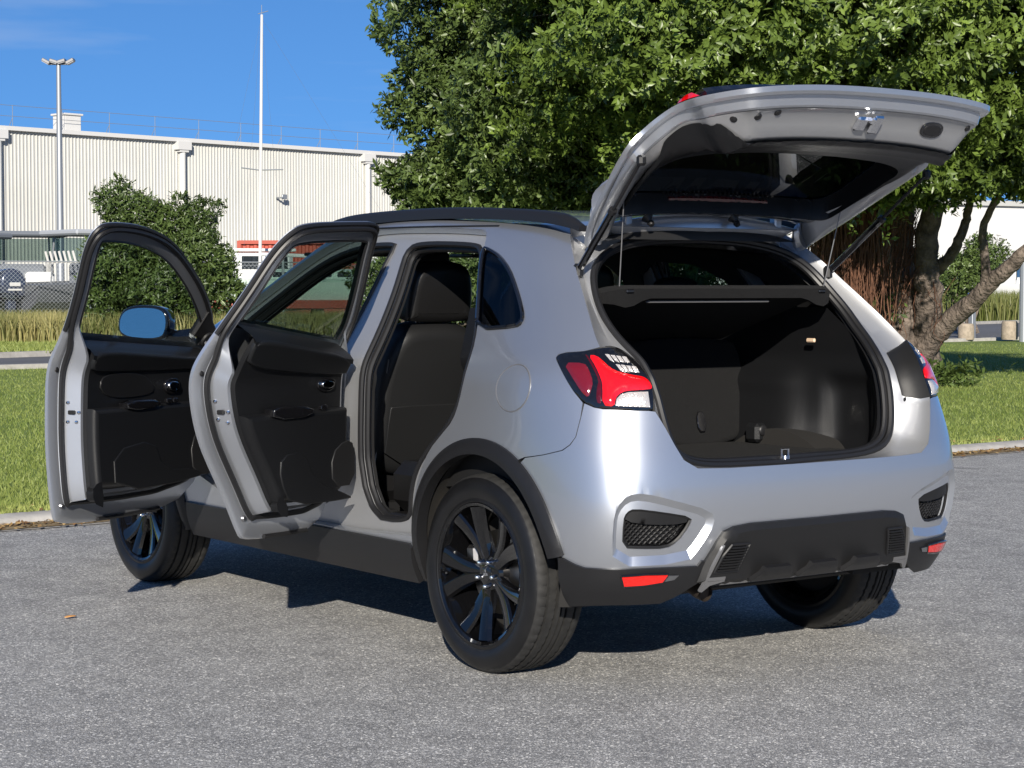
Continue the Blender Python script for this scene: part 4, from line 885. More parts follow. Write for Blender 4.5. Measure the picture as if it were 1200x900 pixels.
# roof skin
def roof_pts(s, k):
    """s along the roof edge, k 0 (edge) .. 1 (centre line)"""
    p = S(s, np.full_like(s, NR-1.0)); out = p.copy(); out[:, 1] = p[:, 1]*(1-k); out[:, 2] = p[:, 2]+(.052)*(1-(1-k)**2)*np.clip(p[:, 1]/.45, 0, 1); return out
ss = np.linspace(0, 13, 120); b = MB(); K = np.linspace(0, 1, 14)
rings = [roof_pts(ss, np.full_like(ss, k)) for k in K]
rings = rings+[r_*np.array([1, -1, 1]) for r_ in rings[::-1][1:]]
b.loft(rings, closed=False); rf = b.build('roof', M['paint'], car, ang=None)
b = MB(); b.loft([r_*np.array([1, .97, 1])-np.array([0, 0, .045]) for r_ in rings], closed=False); b.build('headliner', M['dash'], car)
# windscreen
ws = sr([(10.42, 11.0), (10.7, 10.62), (11.6, 10.5), (13, 10.5), (13, 15.6), (11.5, 15.6), (10.6, 15.5), (10.35, 15.0), (10.38, 13)])
panel('windscreen', Sm, ws, M['glass'], car, grid=.04, off=-.004, thick=.004, both=True)
# drip moulding on the roof side
P, N = Suz(np.array([(u, 1.556+.012*math.sin((u-.2)*1.7)) for u in np.linspace(.30, 1.35, 40)]))
for sg in (1, -1): MB().tube((P+N*.001)*np.array([1, sg, 1]), .004, 6).build('roof_moulding', M['seal'], car)
# roof rails
RT = [(1.60, 1.575), (1.52, 1.606), (1.40, 1.624), (1.25, 1.634), (.93, 1.640), (.58, 1.638), (.20, 1.620), (0, 1.604), (-.10, 1.588), (-.165, 1.552)]
RB = [(1.60, 1.564), (1.52, 1.578), (1.40, 1.590), (1.25, 1.599), (.93, 1.608), (.58, 1.607), (.20, 1.590), (0, 1.572), (-.10, 1.556), (-.165, 1.540)]
for sg in (1, -1):
    n = 40; top = resample_n(chaikin(RT, 2, False), n); bot = resample_n(chaikin(RB, 2, False), n); rings = []
    for (u, zt), (u2, zb) in zip(top, bot):
        w2 = .020 if -.1 < u < 1.4 else .014; vc = .548
        prof = [(-w2, zb-.012), (-w2-.002, zb+(zt-zb)*.5), (-w2*.75, zt-.006), (-w2*.3, zt), (w2*.4, zt), (w2*.95, zt-.007), (w2*1.25, zb+(zt-zb)*.4), (w2*1.3, zb-.012)]
        rings.append([(u, sg*(vc+y), z) for y, z in prof])
    MB().loft(rings, closed=True, cap=True).build('roof_rail', M['clad'], car, ang=40)
    # antenna base
b = MB(); b.loft([[(.02+k*.05+.06*math.cos(a)*(1-k*.8), .02*math.sin(a)*(1-k*.7), 1.598+k*.05) for a in np.linspace(0, 2*math.pi, 14, endpoint=False)] for k in (0, .3, .7, 1)], cap=True); b.build('antenna', M['gloss_black'], car)

# ---------------- rear bumper
CLADTOP = [(3.80, 2.30), (3.766, 2.338), (3.55, 2.17), (3.374, 2.085), (2.888, 2.076), (2.156, 2.073), (1.54, 2.034)]
VENT = [(2.78, 3.653), (2.726, 3.926), (2.583, 4.047), (2.092, 3.887), (1.648, 3.651), (1.683, 3.299), (1.811, 2.805), (1.961, 2.595), (2.322, 2.627), (2.731, 2.676)]
VREC = [(2.877, 2.142), (2.962, 3.526), (2.921, 4.087), (2.738, 4.497), (2.45, 4.56), (1.984, 4.30), (1.452, 3.872), (1.385, 3.438), (1.536, 2.625), (1.671, 2.15)]
half = np.concatenate([sr([(0, 5.3), (1.2, 5.3), (1.62, 5.35), (1.80, 5.7), (1.9, 6.3), (2.0, 7.0), (2.12, 7.76), (2.226, 7.806), (2.617, 7.837), (3.031, 7.883), (3.193, 7.958), (3.355, 8.15), (3.448, 7.469), (3.575, 6.638), (3.69, 6.30), (3.835, 6.055), (4.18, 5.81), (4.49, 5.625)]),
    uz2m(arc(*ARC_R, .437, 121, 169, 16)), sr([(3.766, 2.25), (3.55, 2.10), (3.374, 2.02), (2.888, 2.0), (1.6, 1.95), (0, 1.95)])])
mirp = np.array([-1, 1])
outl = np.concatenate([half, (half*mirp)[::-1][1:-1]])
vent_m, vrec_m = chaikin(sr(VENT), 1), chaikin(sr(VREC), 1)
def bdist(V2, poly):
    q = resample(poly, .01); d = np.full(len(V2), 9.0)
    for c in range(0, len(q), 200): d = np.minimum(d, np.sqrt(((V2[:, None]-q[None, c:c+200])**2).sum(2)).min(1))
    return np.where(inside(poly, V2), d, -d)
def bump_off(V2):
    A = V2*np.where(V2[:, :1] < 0, -1, 1)*np.array([1, np.nan])[None] if 0 else np.stack([np.abs(V2[:, 0]), V2[:, 1]], 1)
    d = bdist(A, vrec_m); t = np.clip(d/.022, 0, 1); o = -.019*t*t*(3-2*t)
    r = A[:, 1]/.09
    # ledge crease just under the loading lip
    return o
def m2(poly): return [poly, poly*mirp]
rb = panel('rear_bumper', Sm, outl, M['paint'], car, holes=m2(vent_m), grid=.021, off=bump_off, thick=.02, extra=m2(vrec_m)+m2(inset(vrec_m, .022)), ang=26)
for sg in (1, -1):
    k = np.array([sg, 1])
    vb = panel('bumper_vent', Sm, inset(vent_m, -.004)*k, M['gloss_black'], car, grid=.03, off=-.050, thick=.006)
    # frame lip and woven mesh of the vent
    P, N = Sm(resample_n(inset(vent_m, .002)*k, 80, True)); MB().tube(P-N*.028, .006, 6, closed=True).build('vent_frame', M['black_plastic'], vb)
    lip = chaikin(sr([(2.745, 3.60), (2.70, 3.90), (2.583, 4.01), (2.092, 3.85), (1.69, 3.62), (1.72, 3.40), (2.2, 3.42)]), 1)*k
    panel('vent_blade', Sm, lip, M['black_plastic'], vb, grid=.03, off=-.026, thick=.02)
    b = MB()
    for j in range(9):
        rr = 2.66+.105*j; line = []
        for i in range(61):
            s_ = 1.70+1.05*i/60; line.append((s_*.35*sg, (rr+.045*math.sin(i*1.15+(math.pi if j % 2 else 0)))*.09))
        line = np.array(line); ok = inside(inset(vent_m, .004)*k, line); seg = []
        for q, f in zip(line, ok):
            if f: seg.append(q)
            if (not f or q is line[-1]) and len(seg) > 2:
                P, N = Sm(np.array(seg)); b.tube(P-N*.042, .0028, 4); seg = []
            elif not f: seg = []
        if len(seg) > 2: P, N = Sm(np.array(seg)); b.tube(P-N*.042, .0028, 4)
    b.build('vent_mesh', M['black_plastic'], vb)
# lower black cladding
lowhalf = np.concatenate([sr([(0, 2.2), (1.5, 2.2), (1.54, 2.034), (2.156, 2.073), (2.888, 2.076), (3.374, 2.085), (3.55, 2.17), (3.766, 2.338)]), uz2m([(-.462, .456), (-.452, .40), (-.445, .33), (-.44, .295)]), sr([(3.2, .86), (2.805, .915), (1.96, .90), (1.80, 1.05), (1.711, 1.164), (1.60, 1.36), (1.50, 1.52), (1.2, 1.56), (0, 1.56)])])
outl = np.concatenate([lowhalf, (lowhalf*mirp)[::-1][1:-1]])
panel('lower_bumper_cladding', Sm, outl, M['clad'], car, grid=.028, off=lambda V: .008+.010*np.clip((1.95-V[:, 1]/.09)/.25, 0, 1), thick=.06)
REFL = [(2.702, 1.877), (2.3, 1.905), (1.97, 1.882), (2.029, 1.657), (2.306, 1.598), (2.647, 1.581)]
for sg in (1, -1):
    rfl = panel('rear_reflector', Sm, sr(REFL)*np.array([sg, 1]), M['reflector'], car, grid=.02, off=.0215, thick=.008)
    P, N = Sm(resample_n(inset(sr(REFL), -.004)*np.array([sg, 1]), 60, True)); MB().tube(P+N*.018, .004, 6, closed=True).build('reflector_frame', M['gloss_black'], rfl)
    panel('reflector_tip', Sm, sr([(1.98, 1.86), (1.80, 1.84), (1.86, 1.70), (2.03, 1.65)])*np.array([sg, 1]), M['satin'], rfl, grid=.02, off=.0195, thick=.004)
# centre panel with grilles and ribs
ch = sr([(0, 3.37), (.426, 3.377), (.934, 3.372), (1.154, 3.302), (1.279, 3.159), (1.349, 2.848), (1.452, 2.214), (1.53, 1.55), (1.42, 1.46), (0, 1.46)])
outl = np.concatenate([ch, (ch*mirp)[::-1][1:-1]]); innr = inset(outl, .016)
def cp_off(V2):
    d = bdist(V2, outl); r = V2[:, 1]/.09
    return .010+.016*np.clip(d/.012, 0, 1)+.010*np.clip((2.05-r)/.4, 0, 1)
cpan = panel('bumper_centre_panel', Sm, outl, M['black_plastic'], car, grid=.024, off=cp_off, thick=.05, extra=[innr], ang=30)
GR = sr([(1.36, 1.90), (1.29, 2.437), (1.20, 2.78), (.97, 2.78), (1.02, 2.31), (1.06, 1.90)])
for sg in (1, -1):
    g = panel('side_grille', Sm, GR*np.array([sg, 1]), M['gloss_black'], cpan, grid=.02, off=.031, thick=.004)
    P, N = Sm(resample_n(GR*np.array([sg, 1]), 60, True)); MB().tube(P+N*.031, .005, 6, closed=True).build('grille_frame', M['satin'] if 0 else M['clad'], cpan)
    b = MB()
    for j in range(9):
        r_ = 1.97+.09*j; x0 = np.interp(r_, [1.90, 2.437, 2.78], [1.36, 1.29, 1.20])-.02; x1 = np.interp(r_, [1.90, 2.31, 2.78], [1.06, 1.02, .97])+.02
        P, N = Sm(np.array([(sg*.35*x, .09*r_) for x in np.linspace(x0, x1, 8)])); b.tube(P+N*.037, .0032, 4)
    b.build('grille_bars', M['black_plastic'], cpan)
    # bright outer corner strip of the panel
    st = sr([(1.50, 1.32), (1.42, 2.05), (1.33, 2.75), (1.30, 2.80), (1.37, 2.20), (1.42, 1.75), (1.20, 1.75), (1.20, 1.60), (1.38, 1.50), (1.46, 1.30)])
    panel('corner_strip', Sm, st*np.array([sg, 1]), PMs if 0 else M['satin_dark'] if 'satin_dark' in M else M['clad'], cpan, grid=.02, off=.036, thick=.01)
for vc in (-.215, 0, .215):
    tr = sr([((vc-.092)/.345/1, 1.58), ((vc-.058)/.345, 2.10), ((vc+.058)/.345, 2.10), ((vc+.092)/.345, 1.58)])
    def rib_off(V2): return .042+.034*np.clip(1-abs(V2[:, 1]/.09-2.02)/.55, 0, 1)
    panel('skid_rib', Sm, tr, M['clad'], cpan, grid=.02, off=rib_off, thick=.02)
# grey skid plate under it
b = MB(); rings = []
for v in np.linspace(-.40, .40, 20):
    p, n = Sm(np.array([[np.interp(abs(v), [0, .34, .65], [0, .35, .70])*(1 if v >= 0 else -1), 1.46*.09]])); x = p[0][0]
    rings.append([(x-.024, v, .362), (x-.016, v, .350), (x+.03, v, .342), (x+.14, v, .346), (x+.14, v, .360), (x+.02, v, .366)])
b.loft(rings, cap=True).build('skid_plate', M['satin_dark'] if 'satin_dark' in M else M['clad'], car)

# ---------------- tail lights
LENS = {
 'dark_red_lens': [(3.697, 10.193), (3.312, 10.187), (3.224, 9.914), (3.139, 9.274), (3.193, 8.788), (3.262, 8.427), (3.346, 8.629), (3.498, 9.373)],
 'red_lens': [(3.225, 10.526), (3.089, 10.53), (2.952, 10.304), (2.821, 9.982), (2.648, 9.757), (2.397, 9.611), (2.222, 9.519), (2.14, 9.307), (2.109, 8.943), (2.165, 8.856), (2.559, 8.805), (2.694, 8.625), (2.77, 8.388), (2.815, 7.989), (3.022, 8.049), (2.97, 8.979), (2.986, 9.399), (3.092, 10.031)],
 'deep_red_lens': [(3.304, 10.588), (3.239, 10.501), (3.107, 10.002), (3.004, 9.387), (2.987, 8.978), (3.035, 8.105), (3.128, 8.203), (3.077, 8.975), (3.035, 9.338), (3.136, 9.918), (3.247, 10.399)],
 'reverse_lens': [(2.788, 8.034), (2.75, 8.377), (2.664, 8.602), (2.523, 8.721), (2.19, 8.748), (2.203, 7.953)]}
for _q in range(4):
    LENS['upper_reflector_%d' % _q] = [(2.90-.115*_q, 10.59-.035*_q), (2.81-.115*_q, 10.575-.035*_q), (2.715-.10*_q, 10.22+.0*_q), (2.80-.10*_q, 10.32-.03*_q)]
    LENS['lower_reflector_%d' % _q] = [(2.70-.10*_q, 10.14-.03*_q), (2.62-.10*_q, 10.12-.03*_q), (2.53-.085*_q, 9.76-.01*_q), (2.61-.085*_q, 9.82-.02*_q)]
LM = {'dark_red_lens': 'dark_red_lens', 'red_lens': 'red_lens', 'deep_red_lens': 'deep_red_lens', 'reverse_lens': 'clear_lens'}
for sg in (1, -1):
    k = np.array([sg, 1]); o_ = chaikin(sr(TL_OUT), 1)
    tl = panel('tail_light', Sm, inset(o_, .003)*k, M['gloss_black'], car, grid=.02, off=lambda V: .006*np.clip(bdist(np.stack([abs(V[:, 0]), V[:, 1]], 1), o_)/.012, 0, 1), thick=.06)
    for nm, L in LENS.items():
        q = chaikin(sr(L), 1) if nm.endswith('red_lens') else sr(L)
        hi = .0085 if nm == 'red_lens' else .0075
        panel(nm.rstrip('_0123'), Sm, q*k, M[LM.get(nm, 'clear_lens')], tl, grid=.015, off=lambda V, q=q, hi=hi: hi+.006*np.clip(bdist(np.stack([abs(V[:, 0]), V[:, 1]], 1), q)/.02, 0, 1), thick=.004)

# ---------------- tailgate aperture: flange, seal
O = [(0, 15.97), (1.5, 15.97), (2.6, 15.97), (3.3, 15.95), (3.62, 15.646)]+SHUT[1:]+[(2.74, 10.96), (2.55, 10.85), (2.409, 10.633), (2.264, 10.305), (2.175, 9.921), (2.122, 9.455), (2.095, 8.973), (2.105, 8.493), (2.12, 7.85), (2.0, 7.0), (1.9, 6.3), (1.80, 5.7), (1.62, 5.35), (1.2, 5.3), (0, 5.3)]
SEAL = np.array([(-.122, 0, 1.525), (-.127, .20, 1.518), (-.136, .36, 1.497), (-.155, .455, 1.465), (-.178, .515, 1.425), (-.200, .55, 1.385), (-.25, .58, 1.32), (-.313, .602, 1.25), (-.365, .60, 1.195), (-.42, .596, 1.15), (-.494, .574, 1.09), (-.54, .568, 1.03), (-.567, .56, .96), (-.586, .55, .88), (-.60, .53, .81), (-.607, .50, .765), (-.604, .45, .74), (-.602, .31, .728), (-.602, 0, .722)])
Op, On = Sm(sr(O))
keyO = [0, 4, 12, 21, 25, 27]; keyS = [0, 3, 10, 12, 15, 18]; nn = [12, 22, 16, 10, 12]
def seg(A, keys): return np.concatenate([resample_n(A[keys[i]:keys[i+1]+1], nn[i]+1)[:(-1 if i < len(nn)-1 else None)] for i in range(len(nn))])
Oc = seg(np.concatenate([Op, On], 1), keyO); Sc = seg(SEAL, keyS); On_ = Oc[:, 3:]/np.linalg.norm(Oc[:, 3:], axis=1, keepdims=True); Oc = Oc[:, :3]
def smooth1(A, it=3):
    for _ in range(it): A = np.concatenate([A[:1], .25*A[:-2]+.5*A[1:-1]+.25*A[2:], A[-1:]])
    return A
Sc = smooth1(Sc); m3 = np.array([1, -1, 1])
def fullring(A): return np.concatenate([A, (A*m3)[::-1][1:-1]])
I1 = Oc-On_*.012; I2 = Oc-On_*.030+(Sc-Oc)*.06; I3 = Oc+(Sc-Oc)*.45-On_*.030; I4 = Oc+(Sc-Oc)*.62-On_*.018; I5 = Sc-On_*0.0
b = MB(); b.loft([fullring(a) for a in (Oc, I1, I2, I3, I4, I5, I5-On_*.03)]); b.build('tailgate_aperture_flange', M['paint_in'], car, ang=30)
for sg in (1, -1):
    mq = np.array([1, sg, 1]); i0_, i1_ = 35, 51
    rr4 = [(q+On_*.003)[i0_:i1_]*mq for q in (Oc, I2, I3, I4)]; rr4 = rr4 if sg > 0 else [q[::-1] for q in rr4]
    MB().loft(rr4, closed=False).build('tail_light_inner_cover', M['black_plastic'], car, ang=40)
cen = Sc.mean(0)*np.array([1, 0, 1])
inn = Sc+(cen-Sc)/np.linalg.norm(cen-Sc, axis=1, keepdims=True)*.010
b = MB(); b.tube(fullring(inn+np.array([-.006, 0, 0])), .013, 8, closed=True); b.tube(fullring(inn+(cen-inn)/np.linalg.norm(cen-inn, axis=1, keepdims=True)*.014+np.array([.01, 0, 0])), .012, 8, closed=True)
b.build('tailgate_seal', M['seal'], car)
# stoppers and wedges on the flange
for sg in (1, -1):
    b = MB()
    b.box((-.60, sg*.625, .865), (.02, .022, .055), bev=.004)
    for q in range(5): b.box((-.612, sg*.625, .845+q*.010), (.006, .016, .004))
    b.build('guide_wedge', M['black_plastic'], car)
    for zz, vv in ((.925, .603), (.80, .585)):
        b = MB(); b.lathe([(0, -.012), (.010, -.012), (.012, 0), (.0, .004)], 12, Matrix.Translation((-.602, sg*vv, zz)) @ Matrix.Rotation(math.pi/2, 4, 'Z')); b.build('rubber_stop', M['seal'], car)
b = MB(); b.lathe([(0, 0), (.018, 0), (.018, .012), (0, .014)], 16, Matrix.Translation((-.60, 0, .742)), axis='z'); b.tube([(-.60, -.016, .745), (-.60, -.016, .775), (-.60, .016, .775), (-.60, .016, .745)], .004, 6); b.build('striker', M['chrome'], car)

# ---------------- wheels (axis along Y, outward +Y)
def make_wheel():
    b = MB()
    # barrel and lip
    b.lathe([(.246, .098), (.250, .104), (.246, .107), (.236, .102), (.231, .085), (.226, .06), (.205, .02), (.200, -.06), (.225, -.09), (.245, -.095)], 72)
    # ten blades in five pairs
    for i in range(10):
        a = 2*math.pi*i/10+math.pi/2+(.035 if i % 2 else -.035)
        wi, wo = (.016, .037) if i % 2 == 0 else (.014, .030)
        tw = .012 if i % 2 else -.012
        rings = []
        for t in np.linspace(0, 1, 9):
            r_ = .045+t*.186; hw = wi+(wo-wi)*t**.8; yf = .062+.034*t**1.5; sk = tw*math.sin(t*math.pi)
            dep = .040-.012*t
            prof = [(-hw, yf-.010-tw*.5), (-hw*.72, yf-tw*.2), (0, yf+.003), (hw*.72, yf+tw*.2), (hw, yf-.010+tw*.5), (hw*.6, yf-dep), (-hw*.6, yf-dep)]
            ca, sa = math.cos(a), math.sin(a)
            rings.append([(r_*ca-(x+sk)*sa, y, r_*sa+(x+sk)*ca) for x, y in prof])
        b.loft(rings, cap=True)
    # hub
    b.lathe([(.0, .066), (.045, .066), (.060, .060), (.070, .048), (.072, .02)], 40)
    w = b.build('wheel', M['rim'], None, ang=28)
    # tyre
    prof = [(.236, .088, 0), (.242, .100, 0), (.252, .107, 0), (.262, .104, 0), (.268, .107, 0), (.285, .1125, 0), (.300, .1125, 0), (.312, .110, 0), (.322, .106, 0), (.333, .099, 1), (.3415, .088, 1), (.3445, .073, 1)]
    for y0 in (.062, .0235): pass
    tread = [(.3445, .0680), (.334, .0670), (.334, .0575), (.3455, .0565), (.3465, .0285), (.335, .0275), (.335, .0175), (.3468, .0165), (.347, .004), (.3405, .0035)]
    full = [(r_, y, f) for r_, y, f in prof]+[(r_, y, 2) for r_, y in tread]+[(r_, -y, 2) for r_, y in tread[::-1]]+[(r_, -y, f) for r_, y, f in prof[::-1]]
    n = 240; V = []; F = []; m = len(full); mi = []
    for i in range(n):
        for k, (r_, y, f) in enumerate(full):
            rr = r_
            ph = i % 4
            if f == 1 and ph == 0 and r_ > .335: rr -= .0030
            if f == 2 and r_ > .344:
                sh = (i+(2 if abs(y) < .05 else 0)) % 4
                if sh == 0 and abs(y) > .02: rr -= .0035
            a = 2*math.pi*(i+.35*abs(y)/.1)/n; V.append((rr*math.cos(a), y, rr*math.sin(a)))
    for i in range(n):
        j = (i+1) % n
        for k in range(m-1):
            F.append((i*m+k, i*m+k+1, j*m+k+1, j*m+k)); mi.append(1 if full[k][2] >= 1 and full[k+1][2] >= 1 else 0)
    ty = mk('tyre', V, F, [M['rubber'], M['tread']], w, True, 30, matidx=mi)
    # valve, lug nuts, hub cap
    b = MB(); b.lathe([(0, .073), (.021, .0725), (.026, .070), (.028, .064)], 30); hc = b.build('hub_cap', M['gloss_black'], w)
    b = MB()
    for k in range(3):
        a = math.pi/2+k*2*math.pi/3; c, s_ = math.cos(a), math.sin(a); L, Wd = .0165, .0055
        pts = [(0, 0), (L*.5, Wd), (L, 0), (L*.5, -Wd)]
        b.add([(x*c-y*s_, .0745, x*s_+y*c) for x, y in pts], [(0, 1, 2, 3)])
    b.build('hub_emblem', M['chrome'], w, smooth=False)
    for k in range(5):
        a = math.pi/2+2*math.pi*(k+.5)/5; b = MB(); b.lathe([(0, .086), (.006, .085), (.0095, .080), (.0105, .058)], 10, Matrix.Translation((.046*math.cos(a), 0, .046*math.sin(a)))); b.build('lug_nut', M['chrome'], w)
    b = MB(); b.lathe([(.07, .012), (.07, .022), (.145, .022), (.147, .018), (.147, .004), (.145, .0), (.07, .0)], 48); b.build('brake_disc', M['steel'], w)
    b = MB(); b.lathe([(.04, -.03), (.215, -.035), (.215, -.040), (.04, -.036)], 40); b.build('dust_shield', M['under'], w)
    b = MB(); b.box((.125, .022, .03), (.06, .05, .13), bev=.012); b.build('brake_caliper', M['steel'], w)
    b = MB(); b.tube([(.205, .10, .0), (.215, .088, 0)], .004, 6); b.build('tyre_valve', M['seal'], w)
    return w
wheel0 = make_wheel()
def copy_tree(o, parent):
    c = o.copy(); COL.objects.link(c); c.parent = parent
    for ch in list(o.children):
        d = ch.copy(); COL.objects.link(d); d.parent = c
    return c
for i, (x, y, rot) in enumerate(((0, .7725, .1), (0, -.7725, .5), (2.67, .7725, 1.0), (2.67, -.7725, .3))):
    w_ = wheel0 if i == 0 else copy_tree(wheel0, car)
    w_.parent = car; w_.location = (x, y, .3455)
    w_.rotation_euler = (0, rot*(1 if y > 0 else -1), 0 if y > 0 else math.pi)
    if y < 0: w_.rotation_euler = (0, rot, math.pi)
# axle, suspension, exhaust, floor pan
b = MB(); b.box((1.05, 0, .285), (2.8, 1.25, .05), bev=.01); b.box((-.26, -.05, .40), (.40, .72, .12), bev=.04); b.build('floor_pan', M['under'], car)
b = MB(); b.tube([(0, -.68, .30), (0, -.3, .27), (0, .3, .27), (0, .68, .30)], .03, 8); b.tube([(-.02, -.62, .28), (.45, -.5, .33)], .025, 8); b.tube([(-.02, .62, .28), (.45, .5, .33)], .025, 8); b.build('rear_suspension', M['under'], car)
b = MB(); b.lathe([(0, -.32), (.09, -.32), (.105, -.30), (.105, .12), (.09, .14), (0, .14)], 24, Matrix.Translation((-.42, .12, .385)) @ Matrix.Scale(.75, 4, (0, 0, 1))); b.build('exhaust_muffler', M['exhaust'], car)
b = MB(); ep = [(-.42, .30, .36), (-.50, .36, .335), (-.575, .37, .312), (-.61, .37, .306)]; b.tube(ep, .028, 14, cap=False); b.tube([np.array(q)+np.array([.012, 0, 0]) for q in ep], .024, 14); b.build('exhaust_pipe', M['exhaust'], car)

# ---------------- doors
RD = [(.945, .42), (.36, .42), (.335, .47), (.285, .58), (.215, .69), (.145, .80), (.098, .92), (.08, 1.03), (.09, 1.11), (.13, 1.19), (.21, 1.315), (.29, 1.455), (.335, 1.53), (.38, 1.560), (.60, 1.573), (.82, 1.579), (.845, 1.51), (.89, 1.33), (.935, 1.18), (.945, 1.08)]
FD = [(2.06, .42), (.985, .42), (.962, .50), (.955, .8), (.955, 1.08), (.948, 1.18), (.905, 1.33), (.865, 1.49), (.862, 1.55), (.90, 1.579), (1.15, 1.574), (1.40, 1.523), (1.62, 1.418), (1.82, 1.308), (1.98, 1.198), (2.06, 1.10), (2.07, .9)]
BELT = 1.165
def dmap(V2, d):
    """door coordinates: (u, z) on the closed door, depth d inward -> 3D"""
    P, N = Suz(np.asarray(V2, float)); return P-N*np.asarray(d).reshape(-1, 1)
def dpad(b, outl, d0, d1, rnd=.008, crown=0, steps=3, grid=None):
    """raised pad on the inside of a door from depth d0 to d1"""
    O_ = np.asarray(outl, float)
    V, F = pillow(O_, d1-d0, rnd, steps, back_round=0, crown=crown, grid=grid)
    W_ = dmap(V[:, :2], d0+V[:, 2])
    if area(np.asarray(outl)) < 0: pass
    b.add(W_, [f[::-1] for f in F]); return b
def belt_at(u, front): return 1.125+.13*(.95-u) if not front else 1.100+.066*(2.0-u)
def build_door(outl, front, hinge, ang, left=True):
    sg = 1 if left else -1
    m1 = np.array([1, sg, 1])
    O_ = resample_n(chaikin(outl, 2), 220, True)
    if area(O_) < 0: O_ = O_[::-1]
    up = np.clip((O_[:, 1]-(BELT-.06))/.10, 0, 1); up = up*up*(3-2*up)
    botm = np.clip((.50-O_[:, 1])/.07, 0, 1)
    # rings of the door edge: inset e, depth d (low door / window frame)
    low = [(0, 0), (0, .012), (.012, .020), (.045, .026), (.052, .036), (.064, .040), (.080, .105), (.092, .108)]
    hi_ = [(0, 0), (0, .010), (.006, .016), (.014, .020), (.018, .024), (.024, .026), (.044, .030), (.052, .026)]
    rings = []; flat = []
    for (e0, d0), (e1, d1) in zip(low, hi_):
        e = e0+(e1-e0)*up+(.032*botm if e0 > .04 else 0); d = d0+(d1-d0)*up; q = inset(O_, 1e-9+e)
        if e0 > .03:
            for _ in range(10): q = .25*np.roll(q, 1, 0)+.5*q+.25*np.roll(q, -1, 0)
        flat.append((q, d)); rings.append(dmap(q, d))
    last = flat[-1][0]
    # glass opening: last ring above the belt
    zb = np.array([belt_at(u, front) for u in last[:, 0]])
    top = last[:, 1] > zb
    i0 = [i for i in range(len(last)) if top[i] and not top[i-1]][0]
    gl = np.roll(last, -i0, 0)[:top.sum()]
    low_o = np.roll(last, -i0, 0)[top.sum():]
    org = np.array([hinge[0], hinge[1]*sg, 0])
    # outer skin with window opening
    V2, F, B = cdt(O_, [gl], .035); P = dmap(V2, np.zeros(len(V2)))
    b = MB()
    fl = np.cross(P[F[0, 1]]-P[F[0, 0]], P[F[0, 2]]-P[F[0, 0]]); flip = fl[1] < 0
    b.add(P*m1, [tuple(f[::-1]) if (flip != (sg < 0)) else tuple(f) for f in F.tolist()])
    rr = [r_*m1 for r_ in rings]
    if sg < 0: rr = [r_[::-1] for r_ in rr]
    b.loft(rr)
    # outer rim of the window opening closes back to the frame
    door = b.build('door', M['paint'], car, ang=35, origin=org)
    door.location = org; door.rotation_euler = (0, 0, -rad(ang)*sg)
    def sub(name, mb, mat, a=35): return mb.build(name, mat, door, ang=a, origin=org)
    # glass
    V2, F, B = cdt(inset(gl, -.004), (), .06); P = dmap(V2, np.full(len(V2), .014))*m1; Q = dmap(V2, np.full(len(V2), .018))*m1
    mk('window_glass', np.concatenate([P, Q]), [tuple(f) for f in F.tolist()]+[tuple(i+len(P) for i in f[::-1]) for f in F.tolist()], M['tint'] if not front else M['glass'], door, True, None, org)
    # seals: main weatherstrip on the edge and glass run
    s1q = inset(O_, 1e-9+.050+(.011-.050)*up+.030*botm)
    for _ in range(10): s1q = .25*np.roll(s1q, 1, 0)+.5*s1q+.25*np.roll(s1q, -1, 0)
    s1 = dmap(s1q, .034+(.020-.034)*up+.004); sub('weather_strip', MB().tube(s1*m1, .0105, 8, closed=True), M['seal'])
    k = up > .02; kk = np.roll(np.arange(len(O_)), -i0)
    fr = [i for i in kk if O_[i, 1] > BELT+.005]
    f0 = dmap(inset(O_, 1e-9+.002), np.full(len(O_), .012))[fr]; f1 = dmap(inset(O_, 1e-9+.014), np.full(len(O_), .020))[fr]
    sub('frame_seal', MB().tube(f0*m1, .009, 8), M['seal'])
    g0 = dmap(inset(gl, .004), np.full(len(gl), .026)); sub('glass_run', MB().tube(g0*m1, .0045, 6), M['seal'])
    if not left:
        hz = [(1.30 if front else .30, .985), (1.12 if front else .13, .985), (1.12 if front else .13, .96), (1.30 if front else .30, .96)]
        P, N = Suz(np.array(hz)); c = P.mean(0)*m1+np.array([0, sg*.03, 0]); sub('door_handle', MB().box(c, (.20, .02, .028), bev=.008), M['paint'])
        tr = np.concatenate([low_o]); V2, F, B = cdt(tr, (), .05); P = dmap(V2, np.full(len(V2), .10))*m1
        mk('inner_trim', P, [tuple(f) for f in F.tolist()], M['trim'], door, True, 30, org); return door
    # ---- inside trim
    u0, u1 = low_o[:, 0].min(), low_o[:, 0].max()
    tr = inset(low_o, .002)
    V2, F, B = cdt(tr, (), .022, extra=[inset(tr, .012), inset(tr, .032)])
    def tdepth(V):
        d = .106+.012*np.clip(bdist(V, tr)/.012, 0, 1); z = V[:, 1]; u = V[:, 0]
        return d
    P = dmap(V2, tdepth(V2)); t_ = mk('inner_trim', np.concatenate([P])*m1, [tuple(f[::-1]) for f in F.tolist()], M['trim'], door, True, 40, org)
    e0_, e1_ = low_o[-1], low_o[0]; bl = np.array([e0_*(1-t)+e1_*t for t in np.linspace(0, 1, 24)])
    sub('window_ledge', MB().loft([dmap(bl+np.array([0, dz]), np.full(24, dd))*m1 for dd, dz in ((.019, -.01), (.020, .002), (.030, .004), (.100, .002), (.125, -.006), (.130, -.02))], closed=False), M['trim_soft'])
    L = u1-u0; U = lambda t: u0+t*L           # t=0 at the door's rear edge, 1 at the hinge
